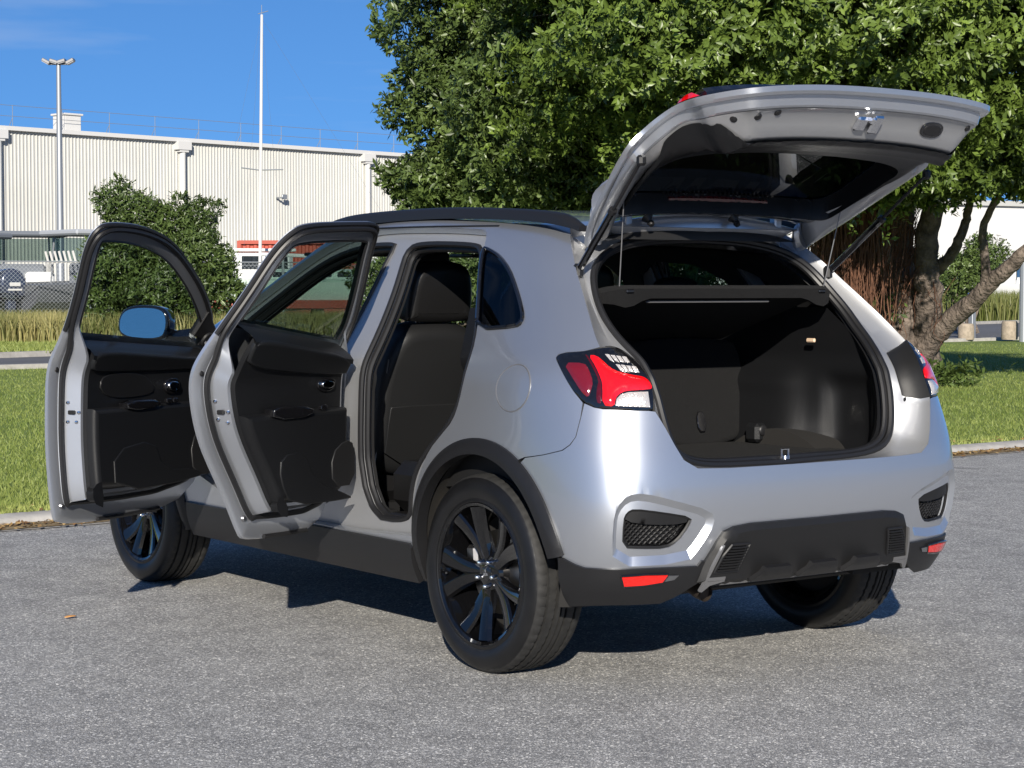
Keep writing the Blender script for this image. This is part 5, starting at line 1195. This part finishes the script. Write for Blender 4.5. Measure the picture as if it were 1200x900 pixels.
    if front:
        hpos = (1.655, .945); arm = [(1.22, .885), (1.24, .845), (1.48, .835), (1.60, .805), (1.90, .80), (1.95, .86), (1.80, .895), (1.45, .90)]
        pull = [(1.25, .900), (1.50, .898), (1.50, .862), (1.27, .858)]
        spk = chaikin([(1.75, .55), (1.93, .55), (1.95, .72), (1.86, .77), (1.74, .70)], 1); pocket = [(1.17, .535), (1.17, .70), (1.46, .73), (1.52, .60), (1.80, .58), (1.80, .535)]
        ins = chaikin([(1.14, 1.035), (1.14, .91), (1.50, .905), (1.53, .95), (1.40, 1.03)], 2)
    else:
        hpos = (.735, .993); arm = [(.335, .905), (.35, .86), (.56, .85), (.66, .80), (.90, .81), (.905, .88), (.80, .895), (.60, .905)]
        pull = [(.345, .925), (.60, .915), (.60, .872), (.365, .872)]
        spk = chaikin([(.73, .585), (.87, .585), (.88, .745), (.82, .77), (.73, .715)], 1); pocket = [(.47, .535), (.41, .64), (.42, .735), (.56, .745), (.62, .62), (.84, .545), (.84, .53)]
        ins = chaikin([(.30, 1.03), (.36, .93), (.80, .935), (.86, 1.04)], 2)
    sub('pull_handle', dpad(MB(), chaikin(pull, 1), .13, .172, .008), M['gloss_black'])
    bb = lambda t, o: (U(t), belt_at(U(t), front)+o)
    sub('upper_trim_pad', dpad(MB(), chaikin([bb(.045, -.098), bb(.5, -.096), bb(.985, -.092), bb(.992, -.05), bb(.992, -.003), bb(.5, -.003), bb(.03, -.003), bb(.018, -.05)], 2), .110, .130, .010), M['trim_soft'])
    lowt = resample_n(inset(tr, .010), 160, True); zc = .895 if not front else .885
    lowt = lowt[lowt[:, 1] < zc]; ia = int(np.argmax(np.linalg.norm(np.roll(lowt, -1, 0)-lowt, axis=1))); lowt = np.roll(lowt, -ia-1, 0)
    sub('lower_trim', dpad(MB(), lowt, .112, .158, .020, grid=.05), M['trim'])
    if front: sub('trim_inset', dpad(MB(), ins, .116, .124, .003), M['leather'])
    sub('map_pocket', dpad(MB(), chaikin(pocket, 1), .156, .163, .005), M['trim'])
    sub('speaker_grille', dpad(MB(), spk, .156, .162, .004), M['black_plastic'])
    hx, hz = hpos
    sx, sz = (pull[1][0]+.075, pull[1][1]-.012)
    for q_ in range(2 if front else 1): sub('window_switch', dpad(MB(), chaikin([(sx+q_*.05-.02, sz-.012), (sx+q_*.05+.02, sz-.012), (sx+q_*.05+.02, sz+.010), (sx+q_*.05-.02, sz+.010)], 1), .150, .164, .004), M['gloss_black'])
    hb = dpad(MB(), chaikin([(hx-.055, hz-.036), (hx+.055, hz-.036), (hx+.055, hz+.036), (hx-.055, hz+.036)], 2), .115, .128, .004); sub('handle_cup', hb, M['gloss_black'])
    hb = dpad(MB(), chaikin([(hx-.045, hz-.018), (hx+.030, hz-.024), (hx+.036, hz+.020), (hx-.040, hz+.026)], 2), .127, .140, .005); sub('inner_handle', hb, M['chrome'])
    # latch, plugs, bolts on the rear end face
    q, d = flat[5][0], flat[5][1]; q2, d2 = flat[6][0], flat[6][1]
    zl = .86 if front else .90
    def at_edge(z, lo, hi, f, uside=True):
        A = dmap(flat[lo][0], flat[lo][1]); Bq = dmap(flat[hi][0], flat[hi][1])
        cand = [i for i in range(len(A)) if O_[i, 0] < (u0+u1)/2]; i = min(cand, key=lambda i: abs(A[i, 2]-z)); return (A[i]*(1-f)+Bq[i]*f)*m1
    p = at_edge(zl, 5, 6, .5)
    sub('latch', MB().box(p+np.array([-.003, 0, 0]), (.012, .030, .016), bev=.003), M['black_plastic'])
    for dz, f in ((.035, .25), (-.03, .25), (-.035, .75), (.0, .9)):
        p = at_edge(zl+dz, 5, 6, f); sub('latch_bolt', MB().lathe([(0, .006), (.006, .005), (.008, 0)], 8, Matrix.Translation(p) @ Matrix.Rotation(math.pi/2, 4, 'Z')), M['chrome'])
    p = at_edge(1.02 if front else 1.035, 2, 3, .55); sub('plug', MB().lathe([(0, .004), (.010, .003), (.011, 0)], 14, Matrix.Translation(p) @ Matrix.Rotation(-math.pi, 4, 'Z')), M['seal'])
    p = at_edge(.50, 2, 3, .6); sub('bump_stop', MB().lathe([(0, .010), (.008, .009), (.012, 0)], 12, Matrix.Translation(p) @ Matrix.Rotation(math.pi, 4, 'Z')), M['satin'])
    # lower edge rubber strip
    bt = [i for i in range(len(O_)) if O_[i, 1] < .424]; bt.sort(key=lambda i: O_[i, 0])
    s2 = dmap(inset(O_, 1e-9+.006), np.full(len(O_), .024))[bt]; sub('bottom_strip', MB().tube(s2*m1, .009, 6), M['seal'])
    if front:
        # mirror: housing, glass, sail panel
        c = np.array([1.93, 1.055, 1.178])
        o2 = chaikin([(-.115, -.062), (.085, -.075), (.118, -.02), (.112, .055), (.06, .082), (-.07, .080), (-.118, .035)], 2)
        V, F = pillow(o2, .11, .045, 5, back_round=.012); A = frame_mtx(c+np.array([-.045, 0, 0]), (0, -1, 0), (0, 0, 1), (1, 0, 0))
        A = Matrix.Translation(Vector(c)) @ Matrix.Rotation(rad(8), 4, 'Z') @ Matrix.Rotation(rad(2.5), 4, 'Y') @ Matrix.Translation(-Vector(c)) @ A
        b2 = MB(); b2.add(V, [f[::-1] for f in F], A); b2.tube([(1.97, .86, 1.13), (1.96, .93, 1.128), (1.955, .98, 1.135)], [.035, .028, .03], 10); sub('mirror_housing', b2, M['gloss_black'])
        V, F = pillow(inset(o2, .012), .006, .002, 2, back_round=0); A2 = A @ Matrix.Translation((0, 0, -.004)) @ Matrix.Scale(-1, 4, (0, 0, 1)) if 0 else A @ Matrix.Translation((0, 0, -.005))
        sub('mirror_glass', MB().add(V, [f[::-1] for f in F], A2), M['mirror'])
        sail = [(1.86, 1.152), (2.02, 1.118), (2.03, 1.165), (1.93, 1.222), (1.87, 1.262)]; sub('mirror_sail', dpad(MB(), sail, .004, .035, .006), M['black_plastic'])
        sub('tweeter', dpad(MB(), circle2(1.965, 1.138, .03, 20), .034, .046, .006), M['black_plastic'])
    return door
d1 = build_door(FD, True, (2.06, .875), 58); d1['label'] = 'open front door with black mirror'
RD_OPEN = [(u-.058*min(1, max(0, (z-1.13)/.30)) if u < .5 else u, z) for u, z in RD]
d2 = build_door(RD_OPEN, False, (.95, .875), 66); d2['label'] = 'open rear door'
build_door(FD, True, (2.06, .875), 0, False); build_door(RD, False, (.95, .875), 0, False)
for hx, z in ((2.04, .62), (2.04, .98), (.94, .62), (.94, .98)):
    MB().box((hx-.01, .835, z), (.06, .05, .07), bev=.008).build('door_hinge', M['paint_in'], car)

# ---------------- tailgate (built closed on the body surface, then swung up about its hinge)
HG = np.array([-.14, 0, 1.545]); TG_ANG = 77
THALF = [(0, 15.9), (1.5, 15.9), (2.6, 15.9), (3.25, 15.85), (3.55, 15.55), (3.50, 14.607), (3.445, 14.009), (3.40, 13.365), (3.32, 12.798), (3.24, 12.312), (3.15, 11.855), (3.05, 11.379), (2.93, 11.05), (2.62, 11.0), (2.45, 10.86), (2.34, 10.633), (2.20, 10.305), (2.11, 9.921), (2.06, 9.455), (2.035, 8.973), (2.04, 8.493), (2.05, 7.85), (1.94, 7.0), (1.84, 6.35), (1.74, 5.8), (1.58, 5.5), (1.2, 5.42), (0, 5.42)]
th = sr(THALF); tg_o = np.concatenate([th, (th*mirp)[::-1][1:-1]])
tg_o = resample_n(chaikin(tg_o, 1), 360, True)
if area(tg_o) < 0: tg_o = tg_o[::-1]
GHALF = [(0, 14.6), (1.2, 14.55), (1.8, 14.3), (2.02, 13.8), (2.06, 13.1), (1.98, 12.2), (1.8, 11.75), (1.45, 11.55), (1.0, 11.5), (0, 11.46)]
gh = sr(GHALF); tg_g = chaikin(np.concatenate([gh, (gh*mirp)[::-1][1:-1]]), 2)
def tmap(V2, d):
    P, N = Sm(np.asarray(V2, float)); return P-N*np.asarray(d).reshape(-1, 1)
V2, F, B = cdt(tg_o, [tg_g], .035); P = tmap(V2, np.zeros(len(V2)))
n_ = np.cross(P[F[0, 1]]-P[F[0, 0]], P[F[0, 2]]-P[F[0, 0]]); flip = n_[0] > 0
b = MB(); b.add(P, [tuple(f[::-1]) if flip else tuple(f) for f in F.tolist()])
lowt = np.clip((10.0-tg_o[:, 1]/.09)/1.5, 0, 1)                 # thicker towards the bottom edge
prof = [(0, 0), (0, .014), (.010, .022), (.034, .024), (.040, .050), (.050, .056)]
rings = []
for e, d in prof: rings.append(tmap(inset(tg_o, 1e-9+e+np.zeros(len(tg_o))), d*(1+.25*lowt)))
b.loft(rings)
tailgate = b.build('tailgate', M['paint'], car, ang=35, origin=HG); tailgate.location = HG; tailgate.rotation_euler = (0, rad(TG_ANG), 0)
tailgate['label'] = 'raised tailgate'
def tsub(name, mb, mat, a=35): return mb.build(name, mat, tailgate, ang=a, origin=HG)
inner_o = inset(tg_o, .048); g_in = inset(tg_g, -.036)
# inner painted panel
V2, F, B = cdt(inner_o, [g_in], .025)
def tin(V):
    d = bdist(V, inner_o); r_ = V[:, 1]/.09
    base = .057*(1+.25*np.clip((10-r_)/1.5, 0, 1)); D = np.interp(r_, [5.4, 6.0, 6.3, 7.0, 8.5, 10, 11.4, 12.2, 16], [.05, .07, .085, .15, .165, .135, .085, .068, .062])
    return base+(D-base)*np.clip((d-.004)/.08, 0, 1)+.012*np.clip((d-.012)/.02, 0, 1)-.020*np.exp(-((r_-15.35)/.16)**2)
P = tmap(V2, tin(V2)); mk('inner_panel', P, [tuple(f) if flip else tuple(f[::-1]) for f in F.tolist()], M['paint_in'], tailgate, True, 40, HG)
# glass
V2, F, B = cdt(inset(tg_g, -.002), (), .06); P = tmap(V2, np.full(len(V2), .004)); Q = tmap(V2, np.full(len(V2), .008))
mk('rear_window', np.concatenate([P, Q]), [tuple(f[::-1]) for f in F.tolist()]+[tuple(i+len(P) for i in f) for f in F.tolist()], M['privacy'], tailgate, True, None, HG)
# black inner trim: frame round the window and lower board
TRH = [(0, 14.85), (1.25, 14.8), (1.95, 14.55), (2.24, 13.9), (2.30, 13.1), (2.26, 12.1), (2.20, 11.2), (2.10, 10.5), (1.97, 9.9), (1.885, 9.2), (1.87, 8.2), (1.81, 7.45), (1.5, 7.08), (1.2, 7.0), (0, 6.95)]
t_ = sr(TRH); tro = chaikin(np.concatenate([t_, (t_*mirp)[::-1][1:-1]]), 2); g_hole = inset(tg_g, .004)
def ttrim(V):
    do_ = np.clip(bdist(V, tro)/.018, 0, 1); di_ = np.clip(-bdist(V, g_hole)/.030, 0, 1); si = np.sin(di_*math.pi/2)
    return (tin(V)+.009+.010*np.sin(do_*math.pi/2))*si+.012*(1-si)
V2, F, B = cdt(tro, [g_hole], .022, extra=[inset(tro, .018), inset(g_hole, -.030)]); P = tmap(V2, ttrim(V2))
mk('inner_trim', P, [tuple(f) if flip else tuple(f[::-1]) for f in F.tolist()], M['trim'], tailgate, True, 40, HG)
# demister lines and brake lamp
br = MB(); bp = [(x, 14.68*.09) for x in np.linspace(-.28, .28, 20)]; Pn = tmap(np.array(bp), np.full(20, .03)); br.tube(Pn, .014, 6); tsub('high_brake_lamp', br, M['deep_red_lens'])
lo_ = MB()
for k in range(26):
    x = -.30+k*.024; Pn = tmap(np.array([(x, 14.50*.09), (x+.010, 14.38*.09)]), np.array([.018, .018])); lo_.tube(Pn, .004, 4)
tsub('lamp_louvre', lo_, M['black_plastic'])
# latch, pull cup, plugs on the lower inner strip
def tfr(s_, r_, d):
    V = np.array([(s_*.35, r_*.09), (s_*.35+.01, r_*.09), (s_*.35, r_*.09+.01)]); P, N = Sm(V); x = P[1]-P[0]; x /= np.linalg.norm(x); z = -N[0]; y = np.cross(z, x); return frame_mtx(P[0]-N[0]*d, x, y, z)
def tfr2(s_, r_, dz=0):
    V = np.array([(s_*.35, r_*.09), (s_*.35+.01, r_*.09), (s_*.35, r_*.09+.01)]); P = tmap(V, tin(V)); x = P[1]-P[0]; x /= np.linalg.norm(x); y = P[2]-P[0]; z = np.cross(x, y); z /= np.linalg.norm(z)
    if z[0] < 0: z = -z
    y = np.cross(z, x); return frame_mtx(P[0]+z*dz, x, y, z)
A = tfr2(0, 6.5)
tsub('latch', MB().box((-.032, 0, .012), (.045, .070, .03), A, .006).box((.028, .005, .010), (.05, .055, .022), A, .008).box((0, -.02, .02), (.02, .03, .04), A, .006), M['chrome'])
A = tfr2(-.98, 6.55); V, F = pillow(chaikin([(-.052, -.030), (.052, -.030), (.052, .030), (-.052, .030)], 2), .008, .003); tsub('pull_cup', MB().add(V, F, A), M['gloss_black'])
V, F = pillow(chaikin([(-.042, -.021), (.042, -.021), (.042, .021), (-.042, .021)], 2), .006, .003); tsub('pull_cup_recess', MB().add(V, F, A @ Matrix.Translation((0, 0, .0035))), M['seal'])
for s_, r_ in ((1.50, 6.4), (1.25, 6.25), (-1.52, 6.3), (1.72, 7.0), (-1.72, 7.0)):
    A = tfr2(s_, r_); tsub('rubber_plug', MB().lathe([(0, .006), (.011, .004), (.014, 0)], 12, A @ Matrix.Rotation(math.pi/2, 4, 'X')), M['seal'])
A = tfr(1.78, 8.6, .055); tsub('wire_connector', MB().box((0, 0, .01), (.05, .03, .02), A, .006), M['seal'])
# lamp halves and garnish on the outside of the tailgate
for sg in (1, -1):
    k = np.array([sg, 1]); q = chaikin(sr([(2.03, 8.1), (2.02, 8.9), (2.05, 9.5), (1.95, 9.62), (1.84, 9.5), (1.82, 8.9), (1.85, 8.3)]), 1)*k
    V2, F, B = cdt(q, (), .03); f0 = lambda V: .003+.018*np.clip(bdist(V, q)/.03, 0, 1)
    Pq, Nq = Sm(V2); Pt = Pq+Nq*f0(V2).reshape(-1, 1)
    nn_ = np.cross(Pt[F[0, 1]]-Pt[F[0, 0]], Pt[F[0, 2]]-Pt[F[0, 0]]); mk('tailgate_lamp', Pt, [tuple(f) if nn_ @ Nq[F[0, 0]] > 0 else tuple(f[::-1]) for f in F.tolist()], M['red_lens'], tailgate, True, 40, HG)
    q = sr([(2.04, 8.9), (2.05, 9.4), (1.90, 9.35), (1.90, 8.9)])*k; V2, F, B = cdt(q, (), .03); Pq, Nq = Sm(V2); Pt = Pq+Nq*.02
    mk('lamp_edge', np.concatenate([Pt, Pq]), [tuple(f) for f in F.tolist()]+[tuple(i+len(Pt) for i in f) for f in F.tolist()], M['gloss_black'], tailgate, True, 40, HG)
rings = []
for s_ in np.linspace(-1.80, 1.80, 30):
    Pq, Nq = Sm(np.array([(s_*.35, r_*.09) for r_ in (8.2, 8.45, 8.9, 9.0)])); rings.append(np.array([Pq[0], Pq[0]+Nq[0]*.010, Pq[1]+Nq[1]*.024, Pq[2]+Nq[2]*.020, Pq[3]]))
tsub('garnish_bar', MB().loft([list(r_) for r_ in rings], cap=True), M['gloss_black'])
# roof spoiler lip
rings = []
for s_ in np.linspace(-3.0, 3.0, 40):
    Pq, Nq = Sm(np.array([(s_*.35, r_*.09) for r_ in (15.85, 15.1)])); f = 1-.97*(abs(s_)/3.0)**3; ex = np.array([-.11*f, 0, -.004])
    rings.append([Pq[0]+Nq[0]*.004, Pq[0]+Nq[0]*.012+ex*.4, Pq[0]+Nq[0]*.004+ex*1.35, Pq[1]+Nq[1]*.03*f+ex*.6, Pq[1]+Nq[1]*.002])
tsub('spoiler', MB().loft(rings, cap=True), M['paint'])
# hinges and buffers at the top edge
for v in (.36, -.36):
    MB().box((-.145, v, 1.548), (.05, .045, .030), bev=.006).box((-.17, v, 1.572), (.035, .035, .05), bev=.005).tube([(-.14, v-.03, 1.556), (-.14, v+.03, 1.556)], .008, 8).build('tailgate_hinge', M['satin'], car)
for s_, r_ in ((1.05, 15.45), (-.35, 15.45)):
    A = tfr(s_, r_, .06); tsub('buffer', MB().lathe([(0, .04), (.010, .038), (.013, .025), (.009, .02), (.016, .01), (.022, 0)], 12, A @ Matrix.Rotation(math.pi/2, 4, 'X')), M['seal'])
# gas struts
ROT = Matrix.Rotation(rad(TG_ANG), 4, 'Y')
def tg_world(s_, r_, d): p = tmap(np.array([(s_*.35, r_*.09)]), np.array([d]))[0]-HG; return np.array(ROT @ Vector(p))+HG
for sg in (1, -1):
    lowp = np.array([-.205, sg*.600, 1.392]); hip = tg_world(sg*2.96, 11.15, .065)
    dv = hip-lowp; L = np.linalg.norm(dv); dv /= L; up_ = np.array([-.01, sg*.0, .0])
    b = MB(); b.tube([lowp+dv*.02, lowp+dv*L*.56], .0125, 10); gs_ = b.build('gas_strut', M['gloss_black'], car)
    MB().tube([lowp+dv*L*.55, hip-dv*.02], .006, 8).tube([lowp+dv*L*.54, lowp+dv*L*.57], .015, 10).build('strut_rod', M['seal'], gs_)
    MB().box(lowp, (.034, .03, .05), bev=.008).box(hip, (.03, .03, .035), bev=.008).build('strut_end', M['seal'], gs_)
# hang cords of the parcel shelf
for sg in (1, -1):
    p0 = np.array([-.292, sg*.49, 1.338]); p1 = tg_world(sg*2.26, 13.7, .080); MB().tube([p0, p0*.5+p1*.5+np.array([0, 0, -.004]), p1], .0022, 5).build('shelf_cord', M['satin_dark'], car)

# ---------------- interior
def upz(t): return None
# dark inner trim of the body sides (one sheet per side, with window and door openings)
for mir in (False, True):
    out_i = np.concatenate([sr([(3.75, 15.6), (3.62, 14.0), (3.5, 12.8), (3.35, 11.8), (3.2, 10.9), (3.15, 9), (3.2, 7.5), (3.3, 6.0), (3.5, 5.2), (4.3, 5.0)]), uz2m([(.43, .60), (.46, .45), (2.0, .45), (2.02, 1.10)]), sr([(10.1, 11.2), (10.1, 15.6)])])
    gw = np.array([(.93, 1.19), (.26, 1.21), (.40, 1.47), (.88, 1.50)]); gf = np.array([(1.02, 1.18), (1.02, 1.48), (1.30, 1.47), (1.70, 1.30), (1.90, 1.16)])
    holes = [inset(chaikin(sr(QGLASS), 1), .012)]
    holes += [uz2m(chaikin(gw, 1)), uz2m(chaikin(gf, 1))] if mir else [uz2m(inset(RAs, -.004)), uz2m(inset(FAs, -.004))]
    panel('side_trim', Sm, out_i, M['dash'], car, holes=holes, grid=.05, off=-.088, thick=.012, mirror=mir)
# trunk: surround from the seal inwards
fw = Sc+np.array([.05, 0, 0])+(cen-Sc)/np.linalg.norm(cen-Sc, axis=1, keepdims=True)*.020
fw2 = Sc+np.array([.10, .015, 0]); fw2[:, 1] = Sc[:, 1]*1.03; fw2[:, 2] = np.where(Sc[:, 2] < .80, Sc[:, 2]-.01, Sc[:, 2])
MB().loft([fullring(a) for a in (inn+np.array([.012, 0, 0]), fw, fw2)]).build('trunk_surround', M['trim'], car)
b = MB(); x0 = -.60
b.loft([[(x0, -.47, .729), (x0, .47, .729)], [(x0+.015, -.475, .742), (x0+.015, .475, .742)], [(x0+.07, -.49, .744), (x0+.07, .49, .744)], [(x0+.085, -.49, .728), (x0+.085, .49, .728)]], closed=False); b.build('loading_sill_trim', M['trim'], car)
floor_o = chaikin([(-.525, -.50), (-.45, -.56), (-.15, -.56), (-.05, -.52), (.22, -.52), (.22, .52), (-.05, .52), (-.15, .56), (-.45, .56), (-.525, .50)], 1)
V, F = pillow(floor_o, .015, .005); MB().add(V, F, Matrix.Translation((0, 0, .718))).build('trunk_floor', M['carpet'], car)
# right and left trunk side trims: wheelhouse bulge, hollow behind it
for sg in (1, -1):
    nu, nz_ = 44, 40; V = []; F = []
    for i in range(nu):
        for j in range(nz_):
            z = .70+.56*j/(nz_-1); ua = float(np.interp(z, [.7, .94, 1.05, 1.15, 1.2, 1.26], [-.55, -.53, -.485, -.375, -.31, -.24])); u = ua+(.50-ua)*i/(nu-1)
            base = .605-.03*max(0, (-.40-u)/.14)
            t = 1/(1+math.exp(-(u+.10-.22*max(0, z-.80))/.030)); top = np.clip((1.06-z)/.10, 0, 1); top = top*top*(3-2*top)
            inw = (.055+.055*np.clip((.92-z)/.2, 0, 1))*t*top
            hol = math.exp(-((u+.30)/.115)**6-((z-.86)/.135)**6)*.05
            v = base-inw+hol-.035*max(0, (z-1.08)/.14)
            V.append((u, sg*v, z))
    for i in range(nu-1):
        for j in range(nz_-1):
            q = (i*nz_+j, i*nz_+j+1, (i+1)*nz_+j+1, (i+1)*nz_+j); F.append(q if sg > 0 else q[::-1])
    tr_ = mk('trunk_side_trim', V, F, M['trim'], car, True, 50)
    b = MB(); b.box((.055, sg*.478, .775), (.075, .06, .075), bev=.014); b.build('tie_down_block', M['trim_soft'], tr_)
    MB().lathe([(0, .006), (.014, .006), (.020, .003), (.022, 0)], 16, Matrix.Translation((.014, sg*.478, .785)) @ Matrix.Rotation(math.pi/2, 4, 'Z')).build('power_socket', M['seal'], tr_)
MB().box((-.17, -.548, 1.135), (.045, .012, .016), bev=.004).build('trunk_lamp', M['amber'], car)
# rear seat backs (carpeted), 60:40
def seatback(v0, v1, name='rear_seat_back'):
    w_ = (v1-v0); o_ = chaikin([(-w_/2, 0), (w_/2, 0), (w_/2, .37), (w_/2-.04, .44), (-w_/2+.04, .44), (-w_/2, .37)], 2)
    V, F = pillow(o_, .14, .035, 4, back_round=.02)
    A = frame_mtx((.17, (v0+v1)/2, .72), (0, -1, 0), (math.sin(rad(16)), 0, math.cos(rad(16))), (math.cos(rad(16)), 0, -math.sin(rad(16))))
    sb = MB().add(V, [f[::-1] for f in F], A).build(name, M['carpet'], car)
    return sb
sb1 = seatback(.005, .60); sb2 = seatback(-.60, -.005)
for sb, vv in ((sb1, .22), (sb2, -.31)):
    A = frame_mtx((.190, vv, .815), (0, -1, 0), (.27, 0, .96), (-.96, 0, .27)); V, F = pillow(chaikin([(-.022, -.04), (.022, -.04), (.026, .04), (-.018, .04)], 1), .008, .003); MB().add(V, F, A).build('tether_cover', M['gloss_black'], sb)
def headrest(c, w_=.26, h_=.19, tilt=8, d=.11, mat='leather', parent=None, name='headrest'):
    o_ = chaikin([(-w_/2, .02), (-w_/2+.02, 0), (w_/2-.02, 0), (w_/2, .02), (w_/2*.93, h_*.75), (w_/2*.62, h_), (-w_/2*.62, h_), (-w_/2*.93, h_*.75)], 2)
    V, F = pillow(o_, d, .042, 5, back_round=.045, crown=.006)
    A = frame_mtx(c, (0, -1, 0), (-math.sin(rad(tilt)), 0, math.cos(rad(tilt))), (-math.cos(rad(tilt)), 0, -math.sin(rad(tilt))))
    return MB().add(V, F, A).build(name, M[mat], parent or car, ang=60)
for v, sb in ((.30, sb1), (-.30, sb2)):
    headrest((.38, v, 1.23), .24, .15, 4, .09, 'seatcloth', sb)
b = MB(); b.box((.72, 0, .56), (.52, 1.25, .20), bev=.05); b.box((.55, 0, .40), (.8, 1.3, .12), bev=.02); b.build('rear_bench_cushion', M['leather'], car)
# parcel shelf
sh = []; nn2 = 30
for v in np.linspace(-.552, .552, nn2):
    e = max(0, (abs(v)-.467)/.085); du = .05*e**2; dz = -.016*e**2
    lipd = .044 if abs(v) < .38 else .044+.035*min(1, (abs(v)-.38)/.08)*(1-e)
    sh.append([(.36, v, 1.130), (.34, v, 1.148), (-.270+du, v, 1.343+dz), (-.300+du, v, 1.341+dz), (-.313+du, v, 1.331+dz), (-.307+du, v, 1.341-lipd+dz), (-.293+du, v, 1.341-lipd+dz), (-.280+du, v, 1.326+dz), (.34, v, 1.130)])
shelf = MB().loft(sh, closed=True, cap=True).build('parcel_shelf', M['carpet'], car, ang=30)
for v in (.46, -.46): MB().box((-.313, v, 1.322), (.012, .035, .014), bev=.004).build('shelf_clip', M['gloss_black'], shelf)
MB().tube([(-.28, .36, 1.285), (-.28, -.22, 1.285)], .004, 6).build('shelf_rod', M['satin_dark'], shelf)
# front seats
def front_seat(vc):
    o_ = chaikin([(-.235, 0), (.235, 0), (.255, .25), (.25, .46), (.19, .60), (.10, .635), (-.10, .635), (-.19, .60), (-.25, .46), (-.255, .25)], 2)
    V, F = pillow(o_, .15, .055, 5, back_round=.05, crown=.012)
    a = rad(14); org = (1.265, vc, .60)
    A = frame_mtx(org, (0, -1, 0), (-math.sin(a), 0, math.cos(a)), (-math.cos(a), 0, -math.sin(a)))
    st = MB().add(V, F, A).build('front_seat', M['seatcloth'], car, ang=60)
    # back board with map pocket
    pk = chaikin([(-.20, .06), (.20, .06), (.205, .30), (.195, .315), (-.195, .315), (-.205, .30)], 1); V, F = pillow(pk, .010, .003, 3, back_round=0); MB().add(V, F, A @ Matrix.Translation((0, 0, .157))).build('map_pocket', M['seatcloth'], st)
    # bolster piping / light seam
    for s_ in (-1, 1):
        pts = [Vector((s_*.222, y, .135)) for y in np.linspace(.06, .50, 14)]; MB().tube([tuple(A @ p) for p in pts], .0035, 5).build('seam', M['satin_dark'], st)
    headrest((org[0]-.640*math.sin(a)-.02, vc, .60+.630*math.cos(a)), .32, .245, 10, .12, 'leather', st)
    hp = MB()
    for s_ in (-.07, .07): hp.tube([tuple(A @ Vector((s_, .60, .07))), tuple(A @ Vector((s_, .72, .06)))], .006, 8)
    hp.build('headrest_post', M['chrome'], st)
    MB().box((1.42, vc, .545), (.50, .50, .16), bev=.05).build('seat_cushion', M['leather'], st)
    MB().box((1.33, vc, .40), (.40, .42, .14), bev=.02).box((1.20, vc+.235, .50), (.12, .03, .16), bev=.012).build('seat_base', M['black_plastic'], st)
    MB().lathe([(0, .02), (.05, .018), (.055, 0)], 20, Matrix.Translation((1.235, vc+.25, .60))).build('recline_cover', M['satin_dark'], st)
    MB().box((1.06, vc+.19, .42), (.06, .05, .07), bev=.006).lathe([(0, .01), (.010, .009), (.012, 0)], 10, Matrix.Translation((1.05, vc+.215, .435))).build('rail_cover', M['black_plastic'], st)
    return st
front_seat(.37); front_seat(-.37)
# dashboard, steering wheel, console, floor
rings = []
for v in np.linspace(-.74, .74, 16): rings.append([(2.35, v, .95), (2.25, v, 1.10), (2.02, v, 1.10), (1.93, v, 1.05), (1.92, v, .90), (2.05, v, .75), (2.30, v, .62)])
MB().loft(rings, closed=True, cap=True).build('dashboard', M['dash'], car)
MB().box((1.5, 0, .52), (.9, .24, .22), bev=.04).build('centre_console', M['dash'], car)
t = np.linspace(0, 2*math.pi, 40, endpoint=False); a = rad(25)
MB().tube([(1.80+.18*math.sin(x)*math.sin(a)*-1, -.37+.185*math.cos(x), .98+.185*math.sin(x)*math.cos(a)) for x in t], .016, 8, closed=True).box((1.80, -.37, .98), (.05, .14, .10), bev=.02).tube([(1.80, -.37, .98), (2.0, -.37, .92)], .03, 8).box((1.80, -.37, .985), (.02, .34, .03)).build('steering_wheel', M['trim'], car)
MB().box((1.15, 0, .365), (1.9, 1.45, .05)).build('cabin_carpet', M['carpet'], car)
MB().box((1.62, 0, 1.46), (.03, .22, .06), bev=.01).build('rear_view_mirror', M['black_plastic'], car)
for sg in (1, -1): MB().box((1.62, sg*.37, 1.475), (.18, .40, .015), bev=.005).build('sun_visor', M['seatcloth'], car)
